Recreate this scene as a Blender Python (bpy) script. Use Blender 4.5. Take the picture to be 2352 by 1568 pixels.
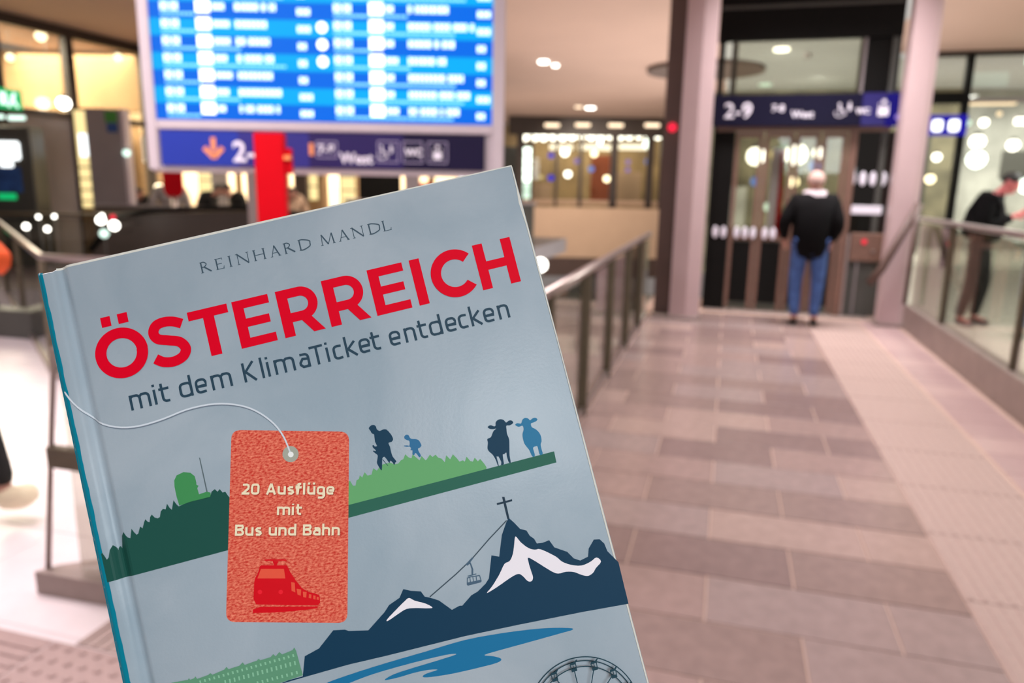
import bpy, bmesh, math, random
from mathutils import Vector, Matrix
random.seed(7)
for _o in list(bpy.data.objects): bpy.data.objects.remove(_o)
SC = bpy.context.scene
COL = SC.collection
YAW = math.radians(15.825)                  # the hall's display wall is turned by this much from the walkway

# ------------------------------------------------------------------ camera
cd = bpy.data.cameras.new('camera'); cam = bpy.data.objects.new('camera', cd); COL.objects.link(cam)
cd.sensor_width = 36.0; cd.lens = 1700.0 / 2352.0 * 36.0
cd.clip_start = 0.02; cd.clip_end = 200
_r = Vector((0.960925, 0.276247, 0.017607)); _u = Vector((-0.073941, 0.194868, 0.978038)); _f = Vector((-0.26675, 0.941124, -0.20768))
cam.matrix_world = Matrix(((_r.x, _u.x, -_f.x, 0.0), (_r.y, _u.y, -_f.y, 0.0), (_r.z, _u.z, -_f.z, 1.55), (0, 0, 0, 1)))
cd.dof.use_dof = True; cd.dof.focus_distance = 0.255; cd.dof.aperture_fstop = 10.5
SC.camera = cam

# ------------------------------------------------------------------ world, exposure, large lights
w = bpy.data.worlds.new('dim_hall_air'); SC.world = w; w.use_nodes = True
w.node_tree.nodes['Background'].inputs[0].default_value = (1.0, 0.86, 0.80, 1)
w.node_tree.nodes['Background'].inputs[1].default_value = 0.22
SC.view_settings.view_transform = 'Standard'; SC.view_settings.look = 'None'
SC.view_settings.gamma = 1.0; SC.view_settings.use_curve_mapping = False
SC.view_settings.exposure = 0.0
SC.cycles.max_bounces = 6; SC.cycles.diffuse_bounces = 3; SC.cycles.glossy_bounces = 3
SC.cycles.transmission_bounces = 4; SC.cycles.transparent_max_bounces = 16
SC.cycles.caustics_reflective = False; SC.cycles.caustics_refractive = False
SC.cycles.use_denoising = True
SC.cycles.sample_clamp_indirect = 4.0

def area(name, loc, sx, sy, power, col, aim=None, spread=180):
    l = bpy.data.lights.new(name, 'AREA'); l.shape = 'RECTANGLE'; l.size = sx; l.size_y = sy; l.energy = power; l.color = col
    l.spread = math.radians(spread)
    o = bpy.data.objects.new(name, l); COL.objects.link(o); o.location = loc
    if aim is not None: o.rotation_euler = (Vector(aim) - Vector(loc)).to_track_quat('-Z', 'Y').to_euler()
    return o
# lamps of the hall at ceiling height, plus added fills and uplights
area('book_fill_behind', (2.1, -2.3, 2.9), 2.2, 2.0, 100, (0.86, 0.95, 1.0), (-0.1, 0.2, 1.3))  # added fill light behind the camera, aimed at the book
area('hall_lamp_walkway', (0.6, 4.5, 4.15), 1.6, 3.0, 88, (1.0, 0.91, 0.88), spread=125)
area('hall_lamp_door', (0.9, 8.6, 4.15), 1.6, 0.9, 110, (1.0, 0.92, 0.92), spread=110)
area('hall_lamp_left', (-4.2, 2.6, 4.15), 3.5, 2.2, 340, (1.0, 0.90, 0.92))
area('hall_lamp_atrium', (-5.0, 11.5, 4.2), 3.0, 3.0, 230, (1.0, 0.85, 0.70))
area('floor_fill_right', (5.5, 9.6, 4.2), 2.0, 2.0, 420, (0.97, 1.0, 0.93))  # added fill that brightens the floor on the right
area('ceiling_uplight', (-4.6, 13.5, -3.9), 6.0, 9.0, 560, (1.0, 0.86, 0.78), (-4.6, 13.5, 4.0))  # these three uplights are added below to brighten the ceiling
area('ceiling_uplight_gallery', (-6.0, 23.5, -3.9), 6.0, 6.0, 450, (1.0, 0.86, 0.74), (-6.0, 23.5, 4.0))
area('ceiling_uplight_lift', (0.6, 17.5, -3.9), 3.0, 9.0, 800, (0.98, 0.98, 1.0), (0.6, 17.5, 4.0))
def spot(name, loc, power, col, aim, cone=120, r=.12):
    l = bpy.data.lights.new(name, 'SPOT'); l.energy = power; l.color = col; l.spot_size = math.radians(cone); l.spot_blend = .6; l.shadow_soft_size = r
    o = bpy.data.objects.new(name, l); COL.objects.link(o); o.location = loc
    o.rotation_euler = (Vector(aim) - Vector(loc)).to_track_quat('-Z', 'Y').to_euler(); return o
spot('gallery_spot', (-5.0, 27.2, 4.2), 900, (1.0, .86, .72), (-5.0, 31.0, -.4))

# ------------------------------------------------------------------ helpers
def lin(c):
    return tuple((x / 255 / 12.92 if x / 255 <= .04045 else ((x / 255 + .055) / 1.055) ** 2.4) for x in c)
MATS = {}
def mat(name, rgb, rough=.5, metal=0.0, spec=.5, noise=0.0, nscale=8.0, bump=0.0, coat=0.0, bscale=None):
    """painted, stone or metal surface: base colour broken up by noise, optional fine relief (rgb is sRGB 0-255)"""
    m = bpy.data.materials.new(name); m.use_nodes = True; nt = m.node_tree; b = nt.nodes['Principled BSDF']
    c = lin(rgb); b.inputs['Base Color'].default_value = (*c, 1); b.inputs['Roughness'].default_value = rough
    b.inputs['Metallic'].default_value = metal; b.inputs['Specular IOR Level'].default_value = spec
    b.inputs['Coat Weight'].default_value = coat
    if noise or bump:
        tc = nt.nodes.new('ShaderNodeTexCoord'); n = nt.nodes.new('ShaderNodeTexNoise'); n.inputs['Scale'].default_value = nscale
        n.inputs['Detail'].default_value = 5; nt.links.new(tc.outputs['Object'], n.inputs['Vector'])
        if noise:
            r = nt.nodes.new('ShaderNodeValToRGB'); r.color_ramp.elements[0].position = .3; r.color_ramp.elements[1].position = .7
            r.color_ramp.elements[0].color = (*[x * (1 - noise) for x in c], 1); r.color_ramp.elements[1].color = (*[min(1, x * (1 + noise)) for x in c], 1)
            nt.links.new(n.outputs['Fac'], r.inputs['Fac']); nt.links.new(r.outputs['Color'], b.inputs['Base Color'])
        if bump:
            bp = nt.nodes.new('ShaderNodeBump'); bp.inputs['Strength'].default_value = bump; bp.inputs['Distance'].default_value = .002
            src = n
            if bscale:
                src = nt.nodes.new('ShaderNodeTexNoise'); src.inputs['Scale'].default_value = bscale; nt.links.new(tc.outputs['Object'], src.inputs['Vector'])
            nt.links.new(src.outputs['Fac'], bp.inputs['Height']); nt.links.new(bp.outputs['Normal'], b.inputs['Normal'])
    MATS[name] = m; return m
def emit(name, rgb, strength):
    m = bpy.data.materials.new(name); m.use_nodes = True; nt = m.node_tree
    b = nt.nodes['Principled BSDF']; b.inputs['Base Color'].default_value = (.005, .005, .005, 1); b.inputs['Specular IOR Level'].default_value = .05
    b.inputs['Emission Color'].default_value = (*lin(rgb), 1); b.inputs['Emission Strength'].default_value = strength
    MATS[name] = m; return m
def glass(name, tint=(235, 245, 240), refl=.12, rough=.02):
    """thin pane: mostly clear, a little mirror, more at grazing angles"""
    m = bpy.data.materials.new(name); m.use_nodes = True; nt = m.node_tree; nt.nodes.clear()
    o = nt.nodes.new('ShaderNodeOutputMaterial'); t = nt.nodes.new('ShaderNodeBsdfTransparent'); g = nt.nodes.new('ShaderNodeBsdfGlossy')
    t.inputs[0].default_value = (*lin(tint), 1); g.inputs['Roughness'].default_value = rough
    lw = nt.nodes.new('ShaderNodeLayerWeight'); lw.inputs[0].default_value = .35
    mr = nt.nodes.new('ShaderNodeMapRange'); mr.inputs['To Min'].default_value = refl; mr.inputs['To Max'].default_value = .7
    nt.links.new(lw.outputs['Facing'], mr.inputs['Value'])
    mx = nt.nodes.new('ShaderNodeMixShader'); nt.links.new(mr.outputs['Result'], mx.inputs[0])
    nt.links.new(t.outputs[0], mx.inputs[1]); nt.links.new(g.outputs[0], mx.inputs[2]); nt.links.new(mx.outputs[0], o.inputs[0])
    MATS[name] = m; return m

def tag(o, label=None, cat=None, group=None, kind=None):
    if label: o['label'] = label
    if cat: o['category'] = cat
    if group: o['group'] = group
    if kind: o['kind'] = kind
    return o
def thing(name, label, cat, loc=(0, 0, 0), rotz=0.0, group=None, kind=None):
    o = bpy.data.objects.new(name, None); COL.objects.link(o); o.empty_display_size = .1
    o.location = loc; o.rotation_euler = (0, 0, rotz)
    return tag(o, label, cat, group, kind)
def link(name, bm, m, parent=None, smooth=False, loc=None):
    me = bpy.data.meshes.new(name); bmesh.ops.recalc_face_normals(bm, faces=bm.faces[:]); bm.to_mesh(me); bm.free()
    for mm in (m if isinstance(m, (list, tuple)) else [m]): me.materials.append(mm)
    if smooth:
        for p in me.polygons: p.use_smooth = True
    o = bpy.data.objects.new(name, me); COL.objects.link(o)
    if loc is not None: o.location = loc
    if parent is not None: o.parent = parent
    return o
def add_box(bm, c, s, rot=None, bev=0.0):
    r = bmesh.ops.create_cube(bm, size=1.0); vs = r['verts']
    M = Matrix.Translation(c) @ (rot or Matrix()) @ Matrix.Diagonal((*s, 1))
    bmesh.ops.transform(bm, matrix=M, verts=vs)
    if bev:
        es = list({e for v in vs for e in v.link_edges})
        bmesh.ops.bevel(bm, geom=es, offset=bev, segments=1, affect='EDGES')
    return bm
def box(name, lo, hi, m, parent=None, bev=0.0):
    bm = bmesh.new(); c = [(a + b) / 2 for a, b in zip(lo, hi)]; s = [abs(b - a) for a, b in zip(lo, hi)]
    # origin at the centre of the part
    add_box(bm, (0, 0, 0), s, None, bev)
    return link(name, bm, m, parent, loc=c)
def add_tube(bm, pts, r, n=10, cap=True):
    rings = []
    pts = [Vector(p) for p in pts]
    for i, p in enumerate(pts):
        d = (pts[min(i + 1, len(pts) - 1)] - pts[max(i - 1, 0)]).normalized()
        a = d.orthogonal().normalized() if i == 0 else (rings_a - d * rings_a.dot(d)).normalized()
        rings_a = a; b = d.cross(a)
        rr = r[i] if isinstance(r, (list, tuple)) else r
        rings.append([bm.verts.new(p + a * rr * math.cos(2 * math.pi * k / n) + b * rr * math.sin(2 * math.pi * k / n)) for k in range(n)])
    for i in range(len(rings) - 1):
        for k in range(n):
            bm.faces.new((rings[i][k], rings[i][(k + 1) % n], rings[i + 1][(k + 1) % n], rings[i + 1][k]))
    if cap: bm.faces.new(rings[0][::-1]); bm.faces.new(rings[-1])
    return bm
def tube(name, pts, r, m, parent=None, n=10, smooth=True):
    return link(name, add_tube(bmesh.new(), pts, r, n), m, parent, smooth)
def add_prism(bm, pts, z0, z1):
    a = [bm.verts.new((x, y, z0)) for x, y in pts]; b = [bm.verts.new((x, y, z1)) for x, y in pts]
    n = len(pts)
    bm.faces.new(a[::-1]); bm.faces.new(b)
    for i in range(n): bm.faces.new((a[i], a[(i + 1) % n], b[(i + 1) % n], b[i]))
    return bm
def add_disc(bm, c, r, depth, axis='Z', n=20):
    M = Matrix.Translation(c)
    if axis == 'Y': M = M @ Matrix.Rotation(math.pi / 2, 4, 'X')
    if axis == 'X': M = M @ Matrix.Rotation(math.pi / 2, 4, 'Y')
    bmesh.ops.create_cone(bm, cap_ends=True, segments=n, radius1=r, radius2=r, depth=depth, matrix=M)
    return bm
def text_mesh(name, s, size, m, parent, loc, rot=(math.pi / 2, 0, 0), bold=0.0, extrude=.002, width=None, align='LEFT'):
    cu = bpy.data.curves.new(name, 'FONT'); cu.body = s; cu.size = size; cu.extrude = extrude; cu.offset = bold; cu.align_x = align
    t = bpy.data.objects.new(name, cu); COL.objects.link(t)
    bpy.context.view_layer.update()
    me = bpy.data.meshes.new_from_object(t.evaluated_get(bpy.context.evaluated_depsgraph_get()))
    COL.objects.unlink(t); bpy.data.objects.remove(t)
    me.name = name; me.materials.clear(); me.materials.append(m)
    if width:
        xs = [v.co.x for v in me.vertices]; k = width / max(1e-6, max(xs) - min(xs)); x0 = min(xs)
        for v in me.vertices: v.co.x = (v.co.x - x0) * k
    o = bpy.data.objects.new(name, me); COL.objects.link(o); o.location = loc; o.rotation_euler = rot; o.parent = parent
    return o
def copy_tree(o, parent=None):
    c = o.copy(); COL.objects.link(c)
    if parent is not None: c.parent = parent
    for ch in [x for x in bpy.data.objects if x.parent == o]: copy_tree(ch, c)
    return c

# ------------------------------------------------------------------ materials
M_tile = [mat('grey_stone_%d' % i, c, rough=.24, noise=.10, nscale=14, spec=.5) for i, c in enumerate(((150, 128, 124), (138, 118, 114), (160, 138, 132), (130, 110, 108), (148, 130, 128)))]
M_joint = mat('pale_grout', (184, 158, 146), rough=.8)
M_overlit = [mat('overlit_stone_%d' % i, c, rough=.22, noise=.03, nscale=9) for i, c in enumerate(((236, 224, 226), (230, 218, 220)))]  # glare on the left floor is put into its stone colour
M_tact = mat('tactile_stone', (172, 150, 144), rough=.5, noise=.06, nscale=30)
M_tactp = mat('tactile_stone_dark', (166, 140, 136), rough=.55, noise=.06, nscale=30)
M_ceil = mat('ceiling_plaster', (178, 148, 134), rough=.9, noise=.03, nscale=.6)
M_low = mat('lower_floor_stone', (196, 196, 180), rough=.35, noise=.12, nscale=1.2)
M_steel = mat('brushed_steel', (170, 158, 156), rough=.34, metal=.85, noise=.08, nscale=40)
M_rail = mat('satin_rail_steel', (186, 172, 170), rough=.30, metal=.9)
M_post = mat('dark_bronze_post', (96, 86, 70), rough=.5, metal=.3, noise=.1, nscale=20)
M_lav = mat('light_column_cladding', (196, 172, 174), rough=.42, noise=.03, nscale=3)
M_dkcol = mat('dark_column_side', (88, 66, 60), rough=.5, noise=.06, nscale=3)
M_black = mat('black_lift_frame', (13, 12, 11), rough=.6, spec=.15, noise=.1, nscale=5)
M_dark = mat('dark_frame', (52, 40, 34), rough=.5, noise=.1, nscale=6)
M_bronze = mat('bronze_door_frame', (128, 98, 86), rough=.42, metal=.4, noise=.08, nscale=10)
M_kerb = mat('kerb_steel', (150, 136, 130), rough=.45, metal=.5, noise=.1, nscale=6)
M_brown = mat('brown_kerb_box', (70, 48, 42), rough=.6, noise=.1, nscale=6)
M_navy = mat('navy_sign_face', (46, 56, 150), rough=.4, noise=.02, nscale=4)
M_navy2 = mat('dark_navy_sign_face', (12, 8, 36), rough=.35, spec=.2, noise=.02, nscale=4)
M_white = mat('white_casing', (196, 184, 190), rough=.4, noise=.02, nscale=4)
M_signwhite = mat('sign_white', (240, 236, 250), rough=.5, noise=.02, nscale=50)
M_signorange = mat('sign_orange', (240, 150, 90), rough=.5, noise=.02, nscale=50)
M_red = mat('red_lacquer', (200, 0, 20), rough=.5, spec=.12, noise=.03, nscale=5)
M_esc = mat('escalator_hood', (62, 52, 46), rough=.45, noise=.08, nscale=5)
M_escgrey = mat('escalator_side_grey', (104, 98, 94), rough=.5, noise=.1, nscale=3)
M_glass = glass('guard_glass', (236, 236, 230), .04)
M_shopglass = glass('shop_glass', (238, 238, 232), .03)
M_liftglass = glass('lift_glass', (120, 120, 112), .10)
M_warm = mat('warm_shop_plaster', (240, 222, 190), rough=.9, noise=.05, nscale=.8)
M_brownwall = mat('brown_shop_wall', (140, 112, 78), rough=.8, noise=.15, nscale=1.0)
M_orange = mat('orange_brown_panel', (150, 72, 36), rough=.6, noise=.1, nscale=2)
M_beige = mat('beige_parapet', (190, 160, 136), rough=.7, noise=.03, nscale=1.5)
M_cool = mat('cool_shop_plaster', (166, 166, 160), rough=.9, noise=.45, nscale=.9)
M_grey = mat('grey_panel', (136, 128, 130), rough=.5, noise=.06, nscale=2)
M_dgrey = mat('dark_grey_panel', (70, 70, 66), rough=.4, noise=.08, nscale=2)
E_warm = emit('warm_lamp', (255, 236, 196), 6)
E_white = emit('white_lamp', (255, 250, 238), 7)
E_cool = emit('cool_lamp', (238, 255, 246), 6)
E_soft = emit('soft_tube_lamp', (255, 226, 190), 2.2)
E_green = emit('exit_green', (20, 190, 110), 1.0)
E_gwhite = emit('exit_white', (225, 255, 240), 1.8)
E_blue = emit('blue_screen', (60, 60, 250), 1.1)
E_blue2 = emit('pale_blue_screen', (120, 160, 255), 1.2)
E_violet = emit('violet_light', (180, 150, 250), .9)
E_redl = emit('red_indicator', (255, 40, 70), 1.3)
E_cab = emit('white_lit_panel', (250, 255, 255), 2.2)
E_shelf = emit('lit_shelf', (255, 228, 160), 1.25)
E_sb = [emit('screen_band_dark', (0, 112, 240), 1.0), emit('screen_band_light', (0, 180, 255), 1.0)]
E_txt = emit('screen_text', (220, 248, 255), 2.1)
E_strong = emit('screen_bold_text', (255, 255, 255), 2.8)
E_stripe = emit('screen_fine_text', (140, 224, 255), 1.5)
E_signblue = emit('backlit_sign_blue', (34, 24, 190), .75)

# ------------------------------------------------------------------ the setting: floors, ceiling
floor = thing('floor', None, None, kind='structure')
def slab(x0, y0, x1, y1, m, z1=-.012, z0=-.42):
    return box('floor_slab', (x0, y0, z0), (x1, y1, z1), m, floor)
slab(-.95, -3, 2.1, 10.85, M_joint, -.0045); slab(-14, -3, -.95, 5.5, M_overlit[1], -.0035); slab(-5.0, 5.5, -.95, 6.8, M_overlit[1])
slab(-14, 5.5, -9.6, 22, M_grey, -.003); slab(2.1, -3, 12, 30, mat('pale_floor_right', (214, 208, 198), rough=.3, noise=.05, nscale=.8), -.003)
def tile_mesh(sx, sy, name, ms):
    out = []
    for m in ms:
        bm = bmesh.new(); add_box(bm, (0, 0, -.008), (sx - .008, sy - .008, .016), None, .0015)
        me = bpy.data.meshes.new(name); bm.to_mesh(me); bm.free(); me.materials.append(m); out.append(me)
    return out
def put(me, name, x, y, parent, z=0.0):
    o = bpy.data.objects.new(name, me); COL.objects.link(o); o.location = (x, y, z); o.parent = parent; return o
T2 = tile_mesh(.665, .338, 'stone_tile', M_tile); T1 = tile_mesh(.333, .338, 'stone_tile', M_tile)
TR = tile_mesh(.333, .338, 'stone_tile', [mat('rose_stone_%d' % i, c, rough=.3, noise=.06, nscale=14) for i, c in enumerate(((186, 160, 158), (176, 150, 150)))])
for k in range(-5, 21):
    y = 2.546 + .338 * k + .169
    if k % 2 == 0: spans = [(-.637, .03), (.03, .695), (.695, 1.0)]; 
    else: spans = [(-.84, -.3), (-.3, .365), (.365, 1.0)]
    if k % 2 == 0: spans.insert(0, (-.84, -.637))
    for a, b in spans:
        w_ = b - a; me = random.choice(T2 if w_ > .5 else T1)
        o = put(me, 'stone_tile', (a + b) / 2, y, floor, random.uniform(-.0008, .0008))
        o.scale = (w_ / (.665 if w_ > .5 else .333), 1, 1)
    if 1.62 < 2.0:
        o = put(random.choice(TR), 'stone_tile', 1.81, y, floor); o.scale = (.38 / .333, 1, 1)
TP = tile_mesh(.9, .6, 'stone_tile', M_overlit)
for i in range(7):
    for j in range(6):
        x = -1.42 - i * .9 - (.45 if j % 2 else 0); y = 2.08 + j * .6
        if y < 5.4: put(random.choice(TP), 'stone_tile', x, y, floor, random.uniform(-.0004, .0004))
def tactile(x0, y0, x1, y1, along, m, pitch=.05, studs=False):
    bm = bmesh.new(); cx, cy = (x0 + x1) / 2, (y0 + y1) / 2; sx, sy = x1 - x0, y1 - y0
    add_box(bm, (0, 0, -.008), (sx - .006, sy - .006, .016), None, .0015)
    if studs:
        n = int(sx / .06)
        for i in range(n):
            for j in range(int(sy / .06)):
                bmesh.ops.create_cone(bm, cap_ends=True, segments=8, radius1=.015, radius2=.010, depth=.006,
                                      matrix=Matrix.Translation((-sx / 2 + .03 + i * .06, -sy / 2 + .03 + j * .06, .003)))
    else:
        n = int((sy if along == 'X' else sx) / pitch)
        for i in range(n):
            t = (i + .5) * pitch - (sy if along == 'X' else sx) / 2
            if along == 'X': add_box(bm, (0, t, .002), (sx - .02, .018, .006), None, .002)
            else: add_box(bm, (t, 0, .002), (.018, sy - .02, .006), None, .002)
    me = bpy.data.meshes.new('tactile_tile'); bm.to_mesh(me); bm.free(); me.materials.append(m)
    return me, cx, cy
me, cx, cy = tactile(1.0, 0, 1.6, .6, 'Y', M_tact)
for k in range(15): put(me, 'tactile_tile', 1.3, .9 + .6 * k, floor)
me, cx, cy = tactile(-2.7, 1.15, -2.1, 1.75, 'X', M_tactp, .047)
for k in range(4): put(me, 'tactile_tile', -2.4 - .6 * k, 1.45, floor)
me, cx, cy = tactile(-2.1, 1.15, -1.5, 1.75, 'X', M_tactp, studs=True)
put(me, 'tactile_tile', -1.8, 1.45, floor); put(me, 'tactile_tile', -1.8, .85, floor)
me, cx, cy = tactile(-2.1, 1.75, -1.5, 2.35, 'Y', M_tact)
for k in range(1): put(me, 'tactile_tile', -1.72, 2.05 + .6 * k, floor, .001)

lower = box('floor', (-12, 5.4, -4.3), (14, 40, -4.1), M_low); tag(lower, kind='structure')
ceil = thing('ceiling', None, None, kind='structure')
box('ceiling_plane', (-15, 6.0, 4.3), (-.3, 34, 4.5), M_ceil, ceil)
M_gceil = mat('grey_ceiling_plaster', (176, 178, 180), rough=.9, noise=.03, nscale=.6)
box('ceiling_plane', (-.3, 10.9, 4.3), (2.6, 34, 4.5), M_gceil, ceil)
box('ceiling_plane', (-.3, 6.0, 4.3), (2.6, 10.9, 4.5), M_ceil, ceil); box('ceiling_plane', (2.6, 6.0, 4.3), (10, 17.5, 4.5), M_ceil, ceil); box('ceiling_plane', (2.6, 17.5, 4.3), (10, 34, 4.5), M_gceil, ceil)
box('ceiling_plane', (-15, -4, 4.3), (10, 6.0, 4.5), M_ceil, ceil)
# the flat round dark ceiling dishes seen past the lift
for x, y, r in ((-.75, 18.9, 1.35),):
    o = link('ceiling_dish', add_disc(bmesh.new(), (0, 0, 0), r, .10, 'Z', 40), mat('ceiling_dish_grey', (92, 76, 70), rough=.8), None, loc=(x, y, 4.255))
    tag(o, 'flat round grey dish fixed to the ceiling behind the lift columns', 'ceiling dish')
# floor openings, cut edges
wl = thing('wall_atrium', None, None, kind='structure')
box('fascia', (-9.6, 5.44, -1.2), (-5.0, 5.5, -.02), M_escgrey, wl)
# ------------------------------------------------------------------ glass guards
def guard(name, label, pts, z_top, posts, kerb=None, rail_r=.024, glass_mat=None, rail_mat=None, post_w=.05, kerb_mat=None, post_mat=None, gap=.02, zg=.95):
    """pts: plan polyline; posts: list of (x, y); one handrail, one glass panel per bay"""
    o0 = (pts[0][0], pts[0][1], 0)
    t = thing(name, label, 'railing', o0)
    L = lambda p, z: (p[0] - o0[0], p[1] - o0[1], z)
    tube('handrail', [L(p, z_top) for p in pts], rail_r, rail_mat or M_rail, t, 12)
    for a, b in zip(pts[:-1], pts[1:]):
        A, B = Vector((a[0], a[1])), Vector((b[0], b[1])); d = B - A; n = max(1, round(d.length / 1.15))
        for i in range(n):
            p = A + d * (i / n + .01 / max(d.length, .1)); q = A + d * ((i + 1) / n - .01 / max(d.length, .1))
            mid = (p + q) / 2; ln = (q - p).length; ang = math.atan2(d.y, d.x)
            bm = bmesh.new(); add_box(bm, (0, 0, 0), (ln, .012, z_top - .05 - (kerb or .06)))
            g = link('glass_panel', bm, glass_mat or M_glass, t, loc=(mid.x - o0[0], mid.y - o0[1], (z_top - .05 + (kerb or .06)) / 2)); g.rotation_euler = (0, 0, ang)
        if kerb:
            bm = bmesh.new(); add_box(bm, (0, 0, 0), (d.length, .12, kerb), None, .008); mid = (A + B) / 2
            k = link('kerb', bm, kerb_mat or M_kerb, t, loc=(mid.x - o0[0], mid.y - o0[1], kerb / 2)); k.rotation_euler = (0, 0, math.atan2(d.y, d.x))
        else:
            bm = bmesh.new(); add_box(bm, (0, 0, 0), (d.length, .05, .06), None, .005); mid = (A + B) / 2
            k = link('base_shoe', bm, M_rail, t, loc=(mid.x - o0[0], mid.y - o0[1], .03)); k.rotation_euler = (0, 0, math.atan2(d.y, d.x))
    for p in posts:
        x, y = p[0] - o0[0], p[1] - o0[1]
        box('post', (x - post_w / 2, y - .02, 0), (x + post_w / 2, y + .02, z_top - .01), post_mat or M_post, t, .003)
    return t
guard('glass_railing', 'steel and glass railing along the left edge of the walkway, right of the book', [(-.87, 2.6), (-.87, 9.0)], 1.0,
      [(-.87, y) for y in (2.7, 3.75, 4.85, 5.95, 7.05, 8.1)], rail_r=.03, post_w=.075)
gl = thing('glass_railing', 'slim leaning end post with clamp and grey plinth left of the book', 'railing', (-2.37, 2.03, 0))
M_slim = mat('slim_post_grey', (132, 112, 106), rough=.5)
M_plinth = mat('plinth_grey', (150, 132, 126), rough=.5, noise=.08, nscale=12)
tube('post', [(-.02, -.03, .08), (.05, -.03, .50), (.13, -.03, .96)], .010, M_slim, gl, 8)
box('clamp', (.055, -.05, .51), (.22, -.01, .59), M_post, gl, .004)
bm = bmesh.new(); add_prism(bm, [(-.04, -.07), (.30, -.06), (.52, .12), (.20, .14), (.0, .0)], 0, .09); link('plinth', bm, M_plinth, gl)
bm = bmesh.new(); add_box(bm, (0, 0, 0), (.60, .012, .80)); g_ = link('glass_panel', bm, M_glass, gl, loc=(.44, .03, .50)); g_.rotation_euler = (0, 0, .2)
guard('glass_railing', 'glass railing with a bright handrail turning a corner left above the book', [(-9.2, 7.6), (-4.95, 4.40), (-2.6, 4.42)], .95,
      [(-9.0, 7.45), (-6.9, 5.87), (-4.95, 4.40), (-3.8, 4.41)], rail_r=.028)
box('edge_plinth', (2.15, -2.15, 0), (4.3, -1.95, .27), M_dgrey, bpy.data.objects['glass_railing.002'], .01)
guard('glass_railing', 'far glass railing behind the escalator, in front of the shops', [(-11.6, 8.9), (-9.0, 10.2), (-5.3, 11.1)], .95,
      [(-11.5, 8.95), (-9.0, 10.2), (-7.4, 10.6)], rail_r=.03, rail_mat=M_post)
# right-hand guard: tall kerb, glass, rail at hip height, raked end strut
gr = guard('glass_railing', 'steel and glass railing on the right edge of the walkway beside the lift', [(2.1, 3.6), (2.1, 9.35)], 1.25,
      [(2.1, 3.9), (2.1, 6.1), (2.1, 8.05)], kerb=.28, rail_r=.028)
tube('end_strut', [(-.06, 5.65, 1.42), (-.36, 5.68, .68), (-.47, 5.7, .50)], .045, M_dkcol, gr, 8)
tube('end_post', [(-.08, 5.62, 1.36), (-.09, 5.62, .30)], .026, M_dkcol, gr, 8)
box('kerb_box', (.08, 1.55, .02), (.55, 2.05, .34), M_brown, gr, .01)

# ------------------------------------------------------------------ lift: two columns, black portal, glass doors
def column(label, x0, x1, y0, y1, lean=0):
    t = thing('lift_column', label, 'column', ((x0 + x1) / 2, (y0 + y1) / 2, 0)); return t
c1 = column('pale steel column with a dark left flank left of the lift doors', -.60, -.24, 9.0, 9.3)
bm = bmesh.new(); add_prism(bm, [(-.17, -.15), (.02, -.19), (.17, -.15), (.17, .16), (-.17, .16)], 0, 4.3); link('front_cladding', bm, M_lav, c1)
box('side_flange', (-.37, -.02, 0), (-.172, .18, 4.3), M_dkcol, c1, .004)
box('base_plate', (-.38, -.2, 0), (.19, .2, .04), M_kerb, c1, .004)
lens = link('red_lamp', add_disc(bmesh.new(), (-.27, -.035, 2.23), .05, .03, 'Y', 16), E_redl, c1)
c2 = column('pale lilac steel column right of the lift doors', 1.80, 2.06, 9.4, 9.65)
bm = bmesh.new(); add_prism(bm, [(-.14, -.13), (.06, -.15), (.13, -.13), (.13, .13), (-.14, .13)], 0, 4.3); link('front_cladding', bm, M_lav, c2)
box('base_plate', (-.17, -.17, 0), (.17, .17, .035), M_kerb, c2, .004)

lift = thing('passenger_lift', 'glass passenger lift with a black head frame between two pale columns', 'lift', (.8, 10.0, 0))
LX = -.8; LY = -10.0
def lb(name, lo, hi, m, bev=.003, parent=lift):
    return box(name, (lo[0] + LX, lo[1] + LY, lo[2]), (hi[0] + LX, hi[1] + LY, hi[2]), m, parent, bev)
lb('head_panel', (-.26, 9.95, 3.30), (1.80, 10.05, 4.28), M_black)
lb('head_rail', (-.24, 9.93, 3.66), (1.76, 9.955, 3.70), M_dgrey)
lb('head_side_panel', (1.41, 9.98, 2.28), (1.80, 10.04, 3.30), M_black)
lb('side_mullion', (-.24, 9.96, 0), (-.17, 10.04, 3.30), M_black)
lb('side_mullion', (1.70, 9.96, 0), (1.76, 10.04, 3.30), M_dgrey)
lb('side_mullion', (1.40, 9.96, 2.3), (1.43, 9.99, 3.30), M_grey)
lb('upper_glass', (-.17, 9.99, 2.68), (1.40, 10.0, 3.30), M_shopglass, 0)
lb('transom', (-.20, 9.95, 2.24), (1.78, 10.05, 2.30), M_bronze)
# jambs and four glazed leaves with dark kick panels
lb('door_jamb', (-.17, 9.94, 0), (.03, 10.02, 2.24), M_black)
lb('door_jamb', (1.34, 9.94, 0), (1.44, 10.02, 2.24), M_bronze)
for i, x in enumerate((.03, .38, .74, 1.04)):
    x1 = (.38, .74, 1.04, 1.34)[i]
    lf = lb('door_leaf', (x + .005, 9.96, .03), (x + .055, 9.99, 2.23), M_bronze)
    hw = (x1 - x) / 2; ox = hw - .03
    for nm, lo, hi, m in (('stile', (x1 - x - .095, -.015, -1.10), (x1 - x - .045, .015, 1.10), M_bronze), ('rail', (.025, -.015, -.22), (x1 - x - .095, .015, -.16), M_bronze),
                          ('rail', (.025, -.015, 1.04), (x1 - x - .095, .015, 1.10), M_bronze), ('kick_panel', (.025, -.012, -1.02), (x1 - x - .095, .0, -.24), M_black),
                          ('pane', (.025, -.004, -.16), (x1 - x - .095, .004, 1.04), M_shopglass)):
        box(nm, lo, hi, m, lf)
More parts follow.
